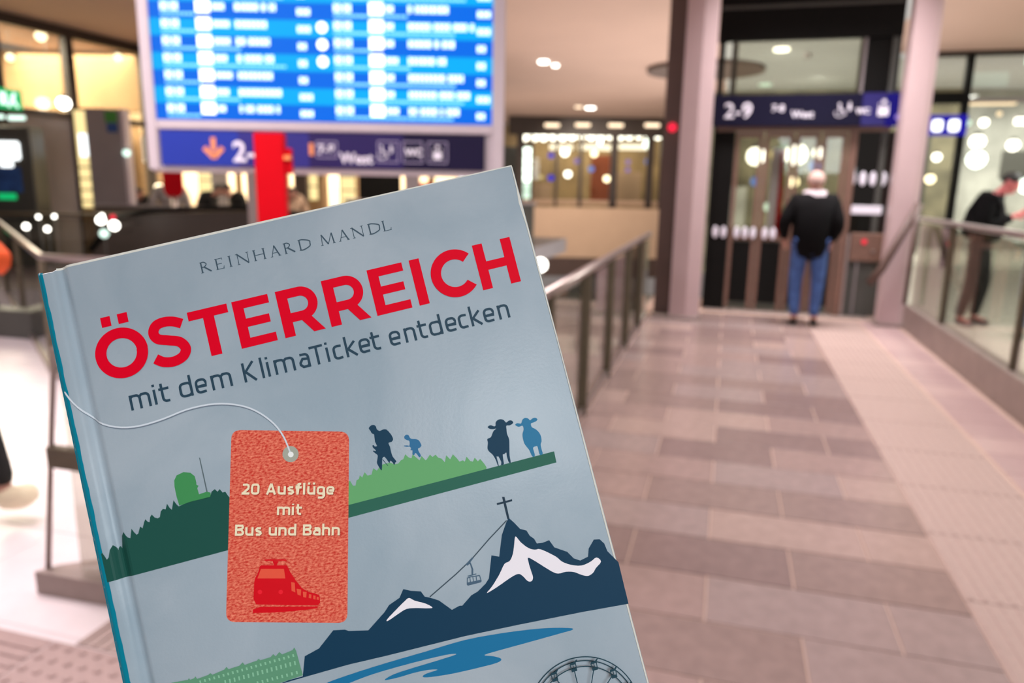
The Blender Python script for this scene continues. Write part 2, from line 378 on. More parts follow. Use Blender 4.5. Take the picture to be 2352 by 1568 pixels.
lb('sill', (-.2, 9.80, -.01), (1.78, 10.05, .012), M_kerb)
# panel with the call button right of the doors
lb('side_glass', (1.44, 9.99, 1.02), (1.98, 10.0, 2.24), M_liftglass, 0)
lb('side_kick_panel', (1.44, 9.97, .02), (1.98, 10.01, .72), M_dgrey)
lb('side_backing', (1.46, 10.3, .7), (1.96, 10.33, 2.24), M_black)
lb('post', (1.44, 9.93, 0), (1.47, 9.96, 1.02), M_steel); lb('post', (1.57, 9.94, 0), (1.59, 9.96, .75), M_grey)
cp = lb('call_panel', (1.48, 9.93, .70), (1.96, 9.98, 1.04), M_bronze, .008)
link('call_button', add_disc(bmesh.new(), (-.09, -.03, .07), .028, .02, 'Y', 14), E_redl, cp)
link('call_button', add_disc(bmesh.new(), (.02, -.03, -.04), .018, .02, 'Y', 14), M_steel, cp)
lp = lb('notice_plate', (1.45, 9.955, 1.27), (1.79, 9.985, 1.37), M_signwhite, .004)
for i in range(5):
    bm = bmesh.new(); bmesh.ops.create_uvsphere(bm, u_segments=12, v_segments=8, radius=1, matrix=Matrix.Translation((1.43 + i * .112 + LX, 9.97 + LY, 1.69)) @ Matrix.Diagonal((.036, .006, .085, 1)))
    link('marking_dot', bm, M_signwhite, lift, True)
for i, x in enumerate((-.13, -.03, .13, .23, .33, .47, .57)):
    bm = bmesh.new(); bmesh.ops.create_uvsphere(bm, u_segments=12, v_segments=8, radius=1, matrix=Matrix.Translation((x + LX, 9.935 + LY, 1.0)) @ Matrix.Diagonal((.034, .006, .075, 1)))
    link('marking_dot', bm, M_signwhite, lift, True)
# back of the car and shaft corners
lb('rear_mullion', (-.1, 11.7, 0), (-.02, 11.78, 4.28), M_dgrey); lb('rear_mullion', (1.6, 11.7, 0), (1.7, 11.78, 4.28), M_dgrey)
lb('rear_glass', (-.02, 11.73, .95), (1.6, 11.74, 4.2), M_shopglass, 0)
lb('rear_kick_panel', (-.02, 11.7, 0), (1.6, 11.76, .95), M_dgrey)
lb('car_floor', (-.2, 10.05, -.2), (1.78, 11.75, 0), M_dgrey)
lb('poster_strip', (.50, 10.25, .95), (.60, 10.27, 2.05), M_signwhite); lb('poster_strip', (.60, 10.25, .95), (.66, 10.27, 2.05), M_red)
# gantry sign over the doors
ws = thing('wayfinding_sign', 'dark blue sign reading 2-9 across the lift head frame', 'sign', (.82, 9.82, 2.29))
box('sign_face', (-1.08, -.03, 0), (.60, .04, .37), M_navy2, ws, .006)  # blue brightens rightward in steps, painting the sign's uneven backlight
box('sign_face', (.60, -.03, 0), (.86, .04, .37), mat('mid_backlight_blue', (26, 14, 92), rough=.3), ws, .006)['label'] = 'part of the sign painted deeper blue for its uneven backlight'
box('sign_face', (.86, -.03, 0), (1.06, .04, .37), emit('bright_backlight_blue', (24, 14, 150), .6), ws, .006)['label'] = 'right end of the sign, glowing brighter blue for its uneven backlight'
text_mesh('lettering', '2-9', .25, M_signwhite, ws, (-.95, -.035, .10), bold=.0015)
text_mesh('lettering', '7-8', .11, M_signwhite, ws, (-.40, -.035, .17), bold=.002)
text_mesh('lettering', 'West', .11, M_signwhite, ws, (-.17, -.035, .10), bold=.002)
def wheelchair(parent, x, y, z, s, m, frame=True):
    """pictogram of a wheelchair user with a small lift arrow"""
    bm = bmesh.new()
    n = 20
    for i in range(n):
        a, b = math.radians(-200 + 290 * i / n), math.radians(-200 + 290 * (i + 1) / n)
        add_box(bm, (x + .28 * s * math.cos((a + b) / 2), y, z + .30 * s + .26 * s * math.sin((a + b) / 2)), (.085 * s, .004, .06 * s), Matrix.Rotation(-(a + b) / 2 + math.pi / 2, 4, 'Y'))
    add_disc(bm, (x - .03 * s, y, z + .86 * s), .08 * s, .004, 'Y', 12)
    add_box(bm, (x - .01 * s, y, z + .60 * s), (.09 * s, .004, .36 * s)); add_box(bm, (x + .13 * s, y, z + .44 * s), (.30 * s, .004, .08 * s))
    add_box(bm, (x + .33 * s, y, z + .28 * s), (.07 * s, .004, .30 * s), Matrix.Rotation(math.radians(-25), 4, 'Y'))
    add_box(bm, (x + .62 * s, y, z + .66 * s), (.16 * s, .004, .42 * s)); add_box(bm, (x + .62 * s, y, z + .95 * s), (.09 * s, .004, .09 * s), Matrix.Rotation(math.radians(45), 4, 'Y'))
    return link('wheelchair_pictogram', bm, m, parent)
def locker(parent, x, y, z, s, m):
    bm = bmesh.new()
    add_box(bm, (x, y, z + .3 * s), (.56 * s, .004, .46 * s)); add_box(bm, (x, y, z + .58 * s), (.26 * s, .004, .05 * s)); add_box(bm, (x, y, z + .86 * s), (.20 * s, .004, .20 * s))
    add_box(bm, (x - .24 * s, y, z + .68 * s), (.05 * s, .004, .2 * s)); add_box(bm, (x + .24 * s, y, z + .68 * s), (.05 * s, .004, .2 * s))
    return link('locker_pictogram', bm, m, parent)
wheelchair(ws, .36, -.036, .10, .17, M_signwhite)
text_mesh('lettering', 'WC', .085, M_signwhite, ws, (.54, -.035, .14), bold=.003)
locker(ws, .83, -.036, .10, .20, M_signwhite)
link('sign_lamp', add_disc(bmesh.new(), (1.0, -.04, .10), .035, .02, 'Y', 12), E_violet, ws)

# ------------------------------------------------------------------ departure board on posts, with its wayfinding panel
D = 6.5
bd = thing('departure_board', 'large lit blue departure board in a white frame above the book', 'board', (-math.sin(YAW) * D, math.cos(YAW) * D, 0), YAW)
zt, zb = 3.95, 2.035; xl, xr = -3.03, -.20
box('casing', (xl - .09, .0, 1.60), (xr + .05, .16, zt + .1), M_white, bd, .02)
box('frame_side', (xl - .09, -.035, 1.62), (xl, .0, zt + .1), M_white, bd, .008); box('frame_side', (xr, -.035, 1.62), (xr + .10, .0, zt + .1), M_white, bd, .008)
box('frame_rail', (xl, -.03, 1.955), (xr, .0, 2.03), M_white, bd, .008)
sc = box('screen', (xl, -.012, zb), (xr, -.002, zt), E_sb[0], bd)
cxm, czm = (xl + xr) / 2, (zb + zt) / 2
pitch = .1335
nb = 0
z = zb
rnd = random.Random(3)
k = 0
while z < zt - .01:
    h = min(pitch, zt - z)
    if k % 2 == 1:
        box('screen_row', (xl - cxm, -.009, z - czm), (xr - cxm, -.0065, z + h - czm), E_sb[1], sc)
    z += pitch; k += 1
ROWS = k
bmT = bmesh.new(); bmS = bmesh.new(); bmF = bmesh.new()
def bar(bm, x0, x1, z, h):
    add_box(bm, ((x0 + x1) / 2 - cxm, -.011, z - czm), (x1 - x0, .004, h))
for half, X in ((0, xl + .10), (1, xl + 1.52)):
    for r in range(ROWS):
        z = zb + pitch * (r + .70) + half * .004
        if z > zt - .06: continue
        # time, train badge, train number, destination, platform; fine print runs underneath
        for q in range(4):
            bar(bmT, X + .035 * q + (.012 if q > 1 else 0), X + .035 * q + .026 + (.012 if q > 1 else 0), z, .064)
        bar(bmS, X + .29, X + .405, z, .092)
        n = rnd.choice((2, 3, 4))
        for q in range(n): bar(bmT, X + .425 + q * .035, X + .454 + q * .035, z, .052)
        x = X + .61; end = x + rnd.uniform(.22, .42) * (1.35 if half else 1)
        while x < end:
            wd = rnd.uniform(.02, .034); bar(bmT, x, x + wd, z, .058); x += wd + (.010 if rnd.random() < .8 else .03)
        px = X + (1.12 if half == 0 else 1.18)
        for q in range(rnd.choice((2, 2, 3))): bar(bmT, px + q * .038, px + q * .038 + .028, z - .03, .052)
        if rnd.random() < .7:
            x = X + .0; end = X + rnd.choice((.28, .6, .98, 1.05))
            while x < end:
                wd = rnd.uniform(.02, .05); bar(bmF, x, x + wd, z - .058, .020); x += wd + .006
        else:
            x = X; 
            while x < X + .26: bar(bmF, x, x + .03, z - .058, .020); x += .036
for nm, bm, m in (('screen_text', bmT, E_txt), ('train_badges', bmS, E_strong), ('fine_print', bmF, E_stripe)):
    o = link(nm, bm, m, sc); tag(o, kind='stuff')
for r in (3, 4, 5):
    link('status_dot', add_disc(bmesh.new(), (xl + 1.42 - cxm, -.012, zb + pitch * (r + .6) - czm), .042, .004, 'Y', 18), E_strong, sc)
sp = box('sign_panel', (xl + .02, -.026, 1.655), (xr - .06, -.0, 1.95), M_navy2, bd, .004)
SPX = (xl + .02 + xr - .06) / 2
for a_, b_, c_ in ((xl + .02, -2.35, (40, 58, 158)), (-2.35, -1.75, (52, 50, 128)), (-1.75, -.95, (44, 34, 88)), (-.95, xr - .06, (24, 16, 52))):  # blue darkens rightward in steps, a glossy reflection painted across the panel
    box('face_sheen_step', (a_ - SPX, -.016, -.146), (b_ - SPX, -.013, .146), mat('sign_sheen_blue', c_, rough=.45, spec=.2), sp)
sx, sz = (xl + .02 + xr - .06) / 2, (1.655 + 1.95) / 2
def S(x, z): return (x - sx, -.019, z - sz)
bm = bmesh.new(); ax = -2.56 - sx
add_box(bm, (ax, -.018, .035), (.04, .004, .11)); 
add_box(bm, (ax - .038, -.018, -.035), (.04, .004, .115), Matrix.Rotation(math.radians(-45), 4, 'Y'))
add_box(bm, (ax + .038, -.018, -.035), (.04, .004, .115), Matrix.Rotation(math.radians(45), 4, 'Y'))
link('down_arrow', bm, M_signorange, sp)
text_mesh('lettering', '2-9', .235, M_signwhite, sp, S(-2.40, 1.70), bold=.005)
def frame(x, z, w, h, m, parent=sp):
    bm = bmesh.new(); y = -.018
    for c, s in (((x, y, z + h / 2), (w, .003, .006)), ((x, y, z - h / 2), (w, .003, .006)), ((x - w / 2, y, z), (.006, .003, h)), ((x + w / 2, y, z), (.006, .003, h))): add_box(bm, c, s)
    return link('pictogram_frame', bm, m, parent)
E_dim = mat('sign_dim_white', (190, 180, 215), rough=.5, noise=.02, nscale=30)
bm = bmesh.new(); add_box(bm, (-1.73 - sx, -.018, 1.81 - sz), (.035, .004, .10)); link('orange_arrow', bm, M_signorange, sp)
frame(-1.60 - sx, 1.81 - sz, .17, .13, E_dim); text_mesh('lettering', '7-8', .105, M_signwhite, sp, S(-1.675, 1.775), bold=.003)
text_mesh('lettering', 'West', .125, M_signwhite, sp, S(-1.49, 1.70), bold=.003)
frame(-1.08 - sx, 1.80 - sz, .17, .17, E_dim); wheelchair(sp, -1.13 - sx, -.02, 1.735 - sz, .125, M_signwhite)
frame(-.87 - sx, 1.80 - sz, .16, .17, E_dim); text_mesh('lettering', 'WC', .085, M_signwhite, sp, S(-.935, 1.77), bold=.003)
frame(-.66 - sx, 1.80 - sz, .16, .17, E_dim); locker(sp, -.66 - sx, -.02, 1.735 - sz, .13, M_signwhite)
box('support_post', (-2.32, .03, .0), (-2.20, .13, 1.62), M_steel, bd, .005)
box('support_post', (-.95, .03, .0), (-.83, .13, 1.62), M_steel, bd, .005)
box('base_plate', (-2.42, -.05, -.012), (-2.10, .22, .012), M_steel, bd); box('base_plate', (-1.05, -.05, -.012), (-.73, .22, .012), M_steel, bd)

D2 = 5.9
rp = thing('red_stele', 'tall red stele standing in front of the blue wayfinding panel', 'stele', (-math.sin(YAW) * D2 - 1.895 * math.cos(YAW), math.cos(YAW) * D2 - 1.895 * math.sin(YAW), 0), YAW)
box('body', (-.115, -.04, .02), (.115, .04, 1.905), M_red, rp, .006)
box('side_fin', (.116, -.02, 1.60), (.165, .03, 1.79), M_red, rp, .006)
box('base_plate', (-.16, -.09, 0), (.16, .09, .02), M_steel, rp, .003)
bm = bmesh.new(); add_box(bm, (0, 0, 0), (.05, .06, .03)); link('orange_mark', bm, M_signorange, rp, loc=(.14, -.02, 1.72))

def F(s, D, z=0): return (math.cos(YAW) * s - math.sin(YAW) * D, math.sin(YAW) * s + math.cos(YAW) * D, z)
fl = thing('post_sign', 'small red sign with a rounded foot on a grey post, left under the blue panel', 'sign', F(-4.93, 10.9), YAW)
bm = bmesh.new(); pts = [(-.14, .46), (.14, .46)] + [(.14 * math.cos(a), .0 - .14 * math.sin(a) + .13) for a in [math.pi * i / 10 for i in range(11)]]
vs = [bm.verts.new((x, -.02, z + 1.28)) for x, z in pts]; f = bm.faces.new(vs); r = bmesh.ops.extrude_face_region(bm, geom=[f]); bmesh.ops.translate(bm, vec=(0, .04, 0), verts=[v for v in r['geom'] if isinstance(v, bmesh.types.BMVert)])
link('sign_plate', bm, M_red, fl); tube('post', [(0, 0, .0), (0, 0, 1.3)], .035, M_steel, fl); 

# ------------------------------------------------------------------ escalator hood and side
es = thing('escalator', 'dark curved escalator hood behind the book, left of the red stele', 'escalator', F(-3.6, 9.4), YAW)
bm = bmesh.new(); prof = [(-1.75, .60), (-1.4, 1.02), (-1.0, 1.10), (-.4, 1.14), (.2, 1.16), (.7, 1.12), (1.3, 1.05), (2.6, .98), (2.6, 0.0), (-1.75, 0.0)]
vs = [bm.verts.new((x, 0, z)) for x, z in prof]; f = bm.faces.new(vs); r = bmesh.ops.extrude_face_region(bm, geom=[f]); bmesh.ops.translate(bm, vec=(0, 1.2, 0), verts=[v for v in r['geom'] if isinstance(v, bmesh.types.BMVert)])
link('hood', bm, M_esc, es)
tube('handrail', [(x, -.03, z + .04) for x, z in prof[:8]], .035, M_black, es, 8)
box('skirt', (-1.75, -.06, .0), (2.6, 0.0, .35), M_kerb, es, .01)
es2 = thing('escalator', 'grey escalator balustrade at the left edge below the shop front', 'escalator', (-10.9, 5.62, 0), math.radians(0))
bm = bmesh.new(); prof = [(-2.5, .26), (2.5, .26), (3.6, .26), (3.6, -.5), (-2.5, -.5)]
vs = [bm.verts.new((x, 0, z)) for x, z in prof]; f = bm.faces.new(vs); r = bmesh.ops.extrude_face_region(bm, geom=[f]); bmesh.ops.translate(bm, vec=(0, .3, 0), verts=[v for v in r['geom'] if isinstance(v, bmesh.types.BMVert)])
link('truss_side', bm, M_dgrey, es2)
box('balustrade_glass', (-2.5, .14, .26), (3.6, .16, .66), M_shopglass, es2)
tube('handrail', [(-2.5, .15, .68), (3.2, .15, .68), (3.6, .15, .60), (3.75, .15, .4)], .035, M_black, es2, 8)

for i, (s_, z_, r_) in enumerate(((-5.82, .955, .035), (-5.66, 1.07, .022), (-5.47, 1.08, .022), (-5.57, .93, .03), (-4.90, 1.10, .022))):  # glowing balls added where the escalator and its glass mirror other lights
    t = thing('glint_or_lamp', ('ball for the large white reflection leftmost on the escalator', 'ball for a small reflection above the large one on the escalator', 'ball for a small reflection right of the first small one', 'ball for a dim reflection under the small ones on the escalator', 'ball for a small reflection alone in the middle of the escalator glass')[i], 'light', F(s_, 8.9, z_), YAW)
    bm = bmesh.new(); bmesh.ops.create_icosphere(bm, subdivisions=2, radius=r_); link('bulb', bm, E_white, t, True); tube('stem', [(0, .02, 0), (0, .02, -z_)], .006, M_dgrey, t, 5)
for i, (s_, z_, r_, m_) in enumerate(((-4.487, 1.056, .05, E_white), (-4.336, .995, .055, E_white), (-4.464, .90, .05, E_gwhite), (-4.345, 1.09, .03, E_redl))):  # cluster of reflections by the hood, also built as glowing balls
    t = thing('glint_or_lamp', ('ball for the upper left reflection of the cluster beside the escalator hood', 'ball for the brightest reflection of the cluster beside the escalator hood', 'ball for the lowest reflection of the cluster beside the escalator hood', 'small red ball above the brightest reflection beside the escalator hood')[i], 'light', F(s_ - .35, 8.75, z_), YAW)
    bm = bmesh.new(); bmesh.ops.create_icosphere(bm, subdivisions=2, radius=r_); link('bulb', bm, m_, t, True); tube('arm', [(0, .02, 0), (0, .66, 0)], .006, M_dgrey, t, 5)

t = thing('glint_or_lamp', 'round white lamp in the dark gap right of the book, above the handrail', 'light', F(.44, 12.0, .28), YAW)
bm = bmesh.new(); bmesh.ops.create_icosphere(bm, subdivisions=2, radius=.11); link('bulb', bm, E_white, t, True); tube('stem', [(0, .03, 0), (0, .03, -4.5)], .02, M_dgrey, t, 6)
# ------------------------------------------------------------------ left shop front (warm), wall at x = -12.3
wL = thing('window_1', None, None, (-12.3, 9.0, 0), kind='structure')
box('frame_head', (-.08, -1.5, 4.12), (.08, 5.8, 4.3), M_dark, wL)
for y in (1.45, 2.98, 4.92): box('mullion', (-.07, y - .09, .0), (.07, y + .09, 4.15), M_dark, wL)
box('transom', (-.06, -1.5, 2.62), (.06, 4.9, 2.74), M_dark, wL)
box('pane', (-.01, -1.5, 2.74), (.01, 1.36, 4.12), M_shopglass, wL); box('pane', (-.01, 1.54, 2.74), (.01, 2.89, 4.12), M_shopglass, wL); box('pane', (-.01, 3.07, 0.1), (.01, 4.83, 4.12), M_shopglass, wL)
box('lower_panel', (-.05, -1.5, .0), (.02, 1.36, 2.62), M_dgrey, wL); box('lower_panel', (-.05, 1.54, .0), (.02, 2.89, 2.62), M_grey, wL)
wb = thing('wall_left', None, None, kind='structure')
box('wall_plane', (-16.2, 4, 0), (-16.0, 20, 4.3), M_warm, wb); box('wall_plane', (-16, 19.8, 0), (-11.9, 20, 4.3), M_warm, wb); box('wall_plane', (-16, 7.0, 0), (-12.4, 7.1, 4.3), M_warm, wb)
area('shop_lamp_left', (-14.2, 12.0, 4.2), 2.5, 6, 1900, (1.0, .90, .74))
def lamp(label, pos, r, m, group=None, depth=.04, name='ceiling_downlight', cat='ceiling light', sx=1.0):
    t = thing(name, label, cat, pos, 0, group)
    bm = add_disc(bmesh.new(), (0, 0, 0), r, depth, 'Z', 18); o = link('lens', bm, m, t); o.scale = (sx, 1, 1)
    o2 = link('trim_ring', add_disc(bmesh.new(), (0, 0, depth * .6), r * 1.25, depth * .4, 'Z', 18), M_white, t); o2.scale = (sx, 1, 1)
    return t
def globe(label, pos, r, m, group=None, hang=False, name='spotlight', cat='spotlight'):
    t = thing(name, label, cat, pos, 0, group)
    bm = bmesh.new(); bmesh.ops.create_icosphere(bm, subdivisions=2, radius=r); link('bulb', bm, m, t, True)
    link('socket', add_disc(bmesh.new(), (0, .0, r * 1.05), r * .5, r * .5, 'Z', 10), M_dgrey, t)
    if hang: tube('suspension_cable', [(0, 0, r), (0, 0, 4.3 - pos[2])], .004, M_dgrey, t, 5)
    return t
globe('round warm lamp behind the left shop window, nearest the left photo edge', (-13.2, 11.55, 3.72), .07, E_warm, hang=True)
globe('large round warm lamp under the ceiling in the first shop window pane', (-12.9, 12.0, 4.17), .10, E_warm)
globe('big round white lamp low beside the first window mullion, left', (-12.05, 11.55, 2.88), .12, E_white, hang=True)
globe('small warm lamp near the top of the second shop window pane', (-12.9, 13.9, 4.08), .08, E_warm)
# exit sign at the left edge
ex = thing('exit_sign', 'green running man exit sign hanging at the left photo edge', 'sign', (-11.95, 10.35, 2.66))
box('housing', (-.05, -.35, 0), (.05, .22, .33), E_green, ex, .02)
bm = bmesh.new(); add_disc(bm, (.055, .05, .24), .035, .01, 'X', 12); add_box(bm, (.055, .02, .16), (.01, .07, .12), Matrix.Rotation(.3, 4, 'X')); add_box(bm, (.055, -.04, .08), (.01, .04, .12), Matrix.Rotation(-.6, 4, 'X')); add_box(bm, (.055, .07, .08), (.01, .04, .12), Matrix.Rotation(.6, 4, 'X')); add_box(bm, (.055, -.16, .16), (.01, .12, .2))
link('running_figure', bm, E_gwhite, ex)
# ticket machines before the dark panels
tm = thing('ticket_machine', 'dark machine with a glowing white panel and blue poster at the left edge', 'machine', F(-8.5, 12.7), YAW)
box('cabinet', (-.42, 0, 0), (.42, .4, 2.35), M_dgrey, tm, .02); box('lit_panel', (-.24, -.03, 1.80), (.24, .0, 2.10), E_cab, tm, .03); box('lit_badge', (-.11, -.03, 1.68), (.11, 0, 1.78), E_cab, tm, .02)
box('poster', (-.19, -.02, 1.27), (.22, .0, 1.68), mat('blue_poster', (44, 84, 150), rough=.4, noise=.5, nscale=5), tm); box('green_display', (-.20, -.03, 1.15), (.10, 0, 1.25), E_green, tm, .01)
bxx = thing('ceiling_light_or_glint', 'pair of glowing strips for reflections high in the dark left panel', 'light', F(-8.35, 12.9, 2.48), YAW); box('tube', (-.5, 0, 0), (-.25, .05, .06), E_gwhite, bxx, .02); box('tube', (-.2, 0, -.02), (.1, .05, .05), E_gwhite, bxx, .02)  # tubes glow here in place of reflections in the panel
pl = thing('info_pylon', 'grey information pylon with a green and blue square near its top', 'pylon', F(-6.86, 12.8), YAW)
box('body', (-.32, 0, 0), (.27, .18, 2.66), M_grey, pl, .01); box('edge', (.27, -.01, 0), (.34, .19, 2.66), M_white, pl, .01)
box('green_square', (.02, -.012, 2.44), (.22, .0, 2.62), mat('green_emblem', (56, 130, 50), rough=.5), pl); box('blue_square', (.04, -.012, 2.28), (.22, 0, 2.43), mat('blue_emblem', (30, 70, 130), rough=.5), pl)
globe('small white lamp halfway up the edge of the grey pylon', F(-6.50, 12.74, 1.95), .06, E_gwhite)

# ------------------------------------------------------------------ warm shop fronts behind the board
wM = thing('wall_shops', None, None, F(0, 17.5), YAW, kind='structure')
box('back_plane', (-11.5, 3.0, 0), (-.5, 3.1, 4.3), M_warm, wM)
box('side_plane', (-.6, 0, 0), (-.5, 3.1, 4.3), M_brownwall, wM)
box('head_band', (-11.5, -.1, 3.0), (-.5, .1, 4.28), M_brownwall, wM)
rnd = random.Random(11)
for i, x in enumerate((-10.6, -9.3, -8.15, -7.0, -6.45, -5.1, -4.55, -3.2, -2.0, -.95)):
    w_ = (.14, .2, .12, .35, .12, .3, .14, .4, .14, .3, .16)[i]
    box('pier', (x, -.06, 0), (x + w_, .06, 3.0), (M_brownwall, M_dark, M_brownwall, M_grey)[i % 4], wM)
area('shop_lamp_middle', F(-5.0, 19.0, 3.9), 8, 1.6, 1200, (1.0, .88, .70)).rotation_euler = (0, 0, YAW)
for i, (s, z, w_, h, m, lb_) in enumerate(((-9.75, 1.0, .55, 1.7, E_shelf, 'deep warm display case far behind the grey pylon'), (-8.9, 1.9, .4, .6, E_cab, 'bright white display case between the dark panels and the grey pylon'),
        (-7.6, .9, .45, 1.2, E_shelf, 'warm lit display case right of the grey pylon'), (-6.1, 1.0, .5, 1.3, E_shelf, 'pale lit shop display between the pylon and the red post sign'),
        (-4.95, 1.1, .3, 1.2, E_shelf, 'narrow lit shop display right of the red post sign'), (-4.2, 1.0, .35, 1.3, E_shelf, 'yellow lit shop display left of the red stele'), (-1.35, 1.0, .5, 1.2, E_cab, 'pale lit cabinet right of the red stele'))):
    t = thing('display_case', lb_, 'display case', F(s + w_ / 2, 18.2, 0), YAW)
    box('cabinet', (-w_ / 2 - .04, .05, 0), (w_ / 2 + .04, .5, z + h + .05), M_brownwall, t); box('lit_front', (-w_ / 2, .0, z), (w_ / 2, .05, z + h), m, t, .01)
    for q in range(1, 4): box('shelf', (-w_ / 2, -.05, z + h * q / 4), (w_ / 2, .0, z + h * q / 4 + .03), M_dark, t)
for s, z, r, lb_ in ((-9.35, 1.25, .08, 'round warm lamp at the foot of the left display case'), (-6.62, 2.15, .09, 'round warm lamp just left of the red post sign'), (-7.3, 1.35, .09, 'round white lamp beside the dark head right of the pylon'), (-5.2, 2.15, .1, 'round white lamp right of the red post sign')):
    globe(lb_, F(s, 15.5, z), r, E_warm, hang=True)
cn = thing('sales_counter', 'dark sales counter in front of the warm shops behind the book', 'counter', F(-2.2, 15.2), YAW)
box('front', (-1.2, 0, 0), (2.6, .5, 1.15), M_dgrey, cn, .02); box('top', (-1.25, -.05, 1.15), (2.65, .55, 1.2), M_grey, cn, .01); box('red_panel', (.15, -.01, 1.25), (.5, .2, 1.55), M_red, cn, .01); box('screen_back', (-.95, 0, 1.2), (-.1, .1, 2.0), M_black, cn, .02)

# ------------------------------------------------------------------ far gallery across the atrium
wF = thing('wall_far', None, None, F(3.4, 31), YAW, kind='structure')
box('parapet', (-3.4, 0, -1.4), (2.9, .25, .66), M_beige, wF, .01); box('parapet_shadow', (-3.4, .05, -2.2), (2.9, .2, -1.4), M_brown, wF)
wN = thing('window_2', None, None, F(3.4, 31.6), YAW, kind='structure')
box('frame_head', (-3.7, -.1, 3.55), (3.0, .1, 4.28), M_dark, wN)
for x, w_ in ((-3.35, .3), (-2.75, .1), (-1.75, .12), (-.75, .14), (.55, .30), (2.05, .28), (2.6, .1)): box('mullion', (x, -.08, .6), (x + w_, .08, 3.6), M_dark, wN)
box('sill_rail', (-3.5, -.05, .75), (2.9, .1, .95), M_beige, wN)
box('pane', (-3.3, .1, .9), (2.9, .12, 3.55), M_shopglass, wN)
wR = thing('wall_gallery', None, None, F(3.4, 36), YAW, kind='structure')
box('back_plane', (-5.0, 0, -1), (4.2, .1, 4.3), mat('olive_shop_wall', (156, 132, 98), rough=.8, noise=.35, nscale=.9), wR); box('orange_panel', (.05, -1.5, .7), (1.1, -1.4, 2.9), M_orange, wR)
box('pale_panel', (1.2, -1.2, .7), (2.4, -1.1, 2.2), M_beige, wR); box('pale_panel', (-2.6, -1.2, .7), (-1.7, -1.1, 1.6), M_beige, wR); box('dark_panel', (-4.3, -2.0, -.5), (-3.0, -1.9, 3.2), M_dgrey, wR)
area('shop_lamp_far', F(3.4, 34.4, 4.1), 6.0, 1.0, 260, (1.0, .9, .72)).rotation_euler = (0, 0, YAW)
def PXF(s, z): return F(s, 32.6, z)
GL = 'row of bright spotlights under the far shop ceiling'
for i, px in enumerate((1206, 1240, 1250, 1290, 1310, 1338, 1356, 1372, 1384, 1408, 1426, 1446, 1464, 1482, 1494)):
    s = .38 + i * .405; z = 3.52 + (px - 1206) * .0006
    globe('bright white spotlight in the dense row under the far shop ceiling', PXF(s, z), (.17, .19, .18)[i % 3], E_white, GL)
for i, (px, z) in enumerate(((1238, 4.06), (1302, 4.09), (1371, 4.10), (1447, 4.13))):
    s = .40 + (px - 1206) * .0195
    t = thing('ceiling_light_or_glint', ('first', 'second', 'third', 'fourth')[i] + ' from the left of four long soft ceiling lights above the far spotlights', 'ceiling light', F(s + .45, 31.3, z - .12), YAW)
    box('diffuser', (-.30, -.07, -.08), (.30, .07, .06), E_soft, t, .03); box('housing', (-.28, -.07, .05), (.28, .07, .1), M_dark, t, .01)
for (px, py, r, m, lb_) in ((1265, 362, .15, E_blue, 'deep blue screen high on the left of the far shop window'), (1266, 410, .16, E_blue, 'lower blue screen on the left of the far shop window'), (1295, 355, .2, E_white, 'large white light beside the deep blue screen'),
        (1322, 374, .14, E_violet, 'violet light left of the yellow lamp in the far window'), (1359, 358, .16, E_warm, 'round yellow lamp in the middle of the far window'), (1389, 412, .16, E_warm, 'orange-white lamp in front of the brown panel, far window'),
        (1303, 402, .17, E_white, 'pinkish white lamp low in the far window beside the blue screens'), (1354, 391, .15, E_blue2, 'pale blue screen in the middle of the far window'), (1434, 376, .12, E_violet, 'upper violet light right of the brown panel'), (1434, 393, .12, E_violet, 'lower violet light right of the brown panel'),
        (1476, 337, .24, E_cool, 'large bluish white lamp at the right end of the far window'), (1482, 357, .15, E_white, 'round white lamp just above a blue screen, far window right'), (1478, 375, .17, E_blue2, 'light blue screen at the right end of the far window'), (1509, 416, .11, E_shelf, 'upper of two pale yellow lamps beside the lift column'), (1509, 432, .11, E_shelf, 'lower of two pale yellow lamps beside the lift column'), (1244, 408, .1, E_shelf, 'small dim yellow lamp far left in the far window')):
    s = .35 + (px - 1206) * .0193; z = 1.55 + (426 + (px - 1300) * .018 - py) * .0192
    globe(lb_, F(s + .02, 32.2, z), r * .86, m)
for i, (a_, b_, z_) in enumerate(((1.5, 2.5, 3.22), (2.75, 4.2, 3.24), (4.5, 6.0, 3.28))):
    t = thing('ceiling_light_or_glint', ('left', 'middle', 'right')[i] + ' one of three broad bright strips under the row of far spotlights', 'ceiling light', F((a_ + b_) / 2, 33.4, z_), YAW)
    box('diffuser', (-(b_ - a_) / 2, -.1, -.16), ((b_ - a_) / 2, .1, .06), emit('cream_strip', (255, 240, 214), 2.6), t, .03); box('housing', (-(b_ - a_) / 2, -.12, .06), ((b_ - a_) / 2, .12, .12), M_grey, t)
lc = thing('light_column', 'tall greenish white light column at the left end of the far window', 'light', F(.42, 32.3, .95), YAW)
for q in range(6): box('light_segment', (-.25, -.05, q * .36), (.28, .05, q * .36 + .32), E_cool if q > 1 else E_gwhite, lc, .05)
box('backing', (-.3, .05, -.1), (.33, .12, 2.3), M_dgrey, lc)
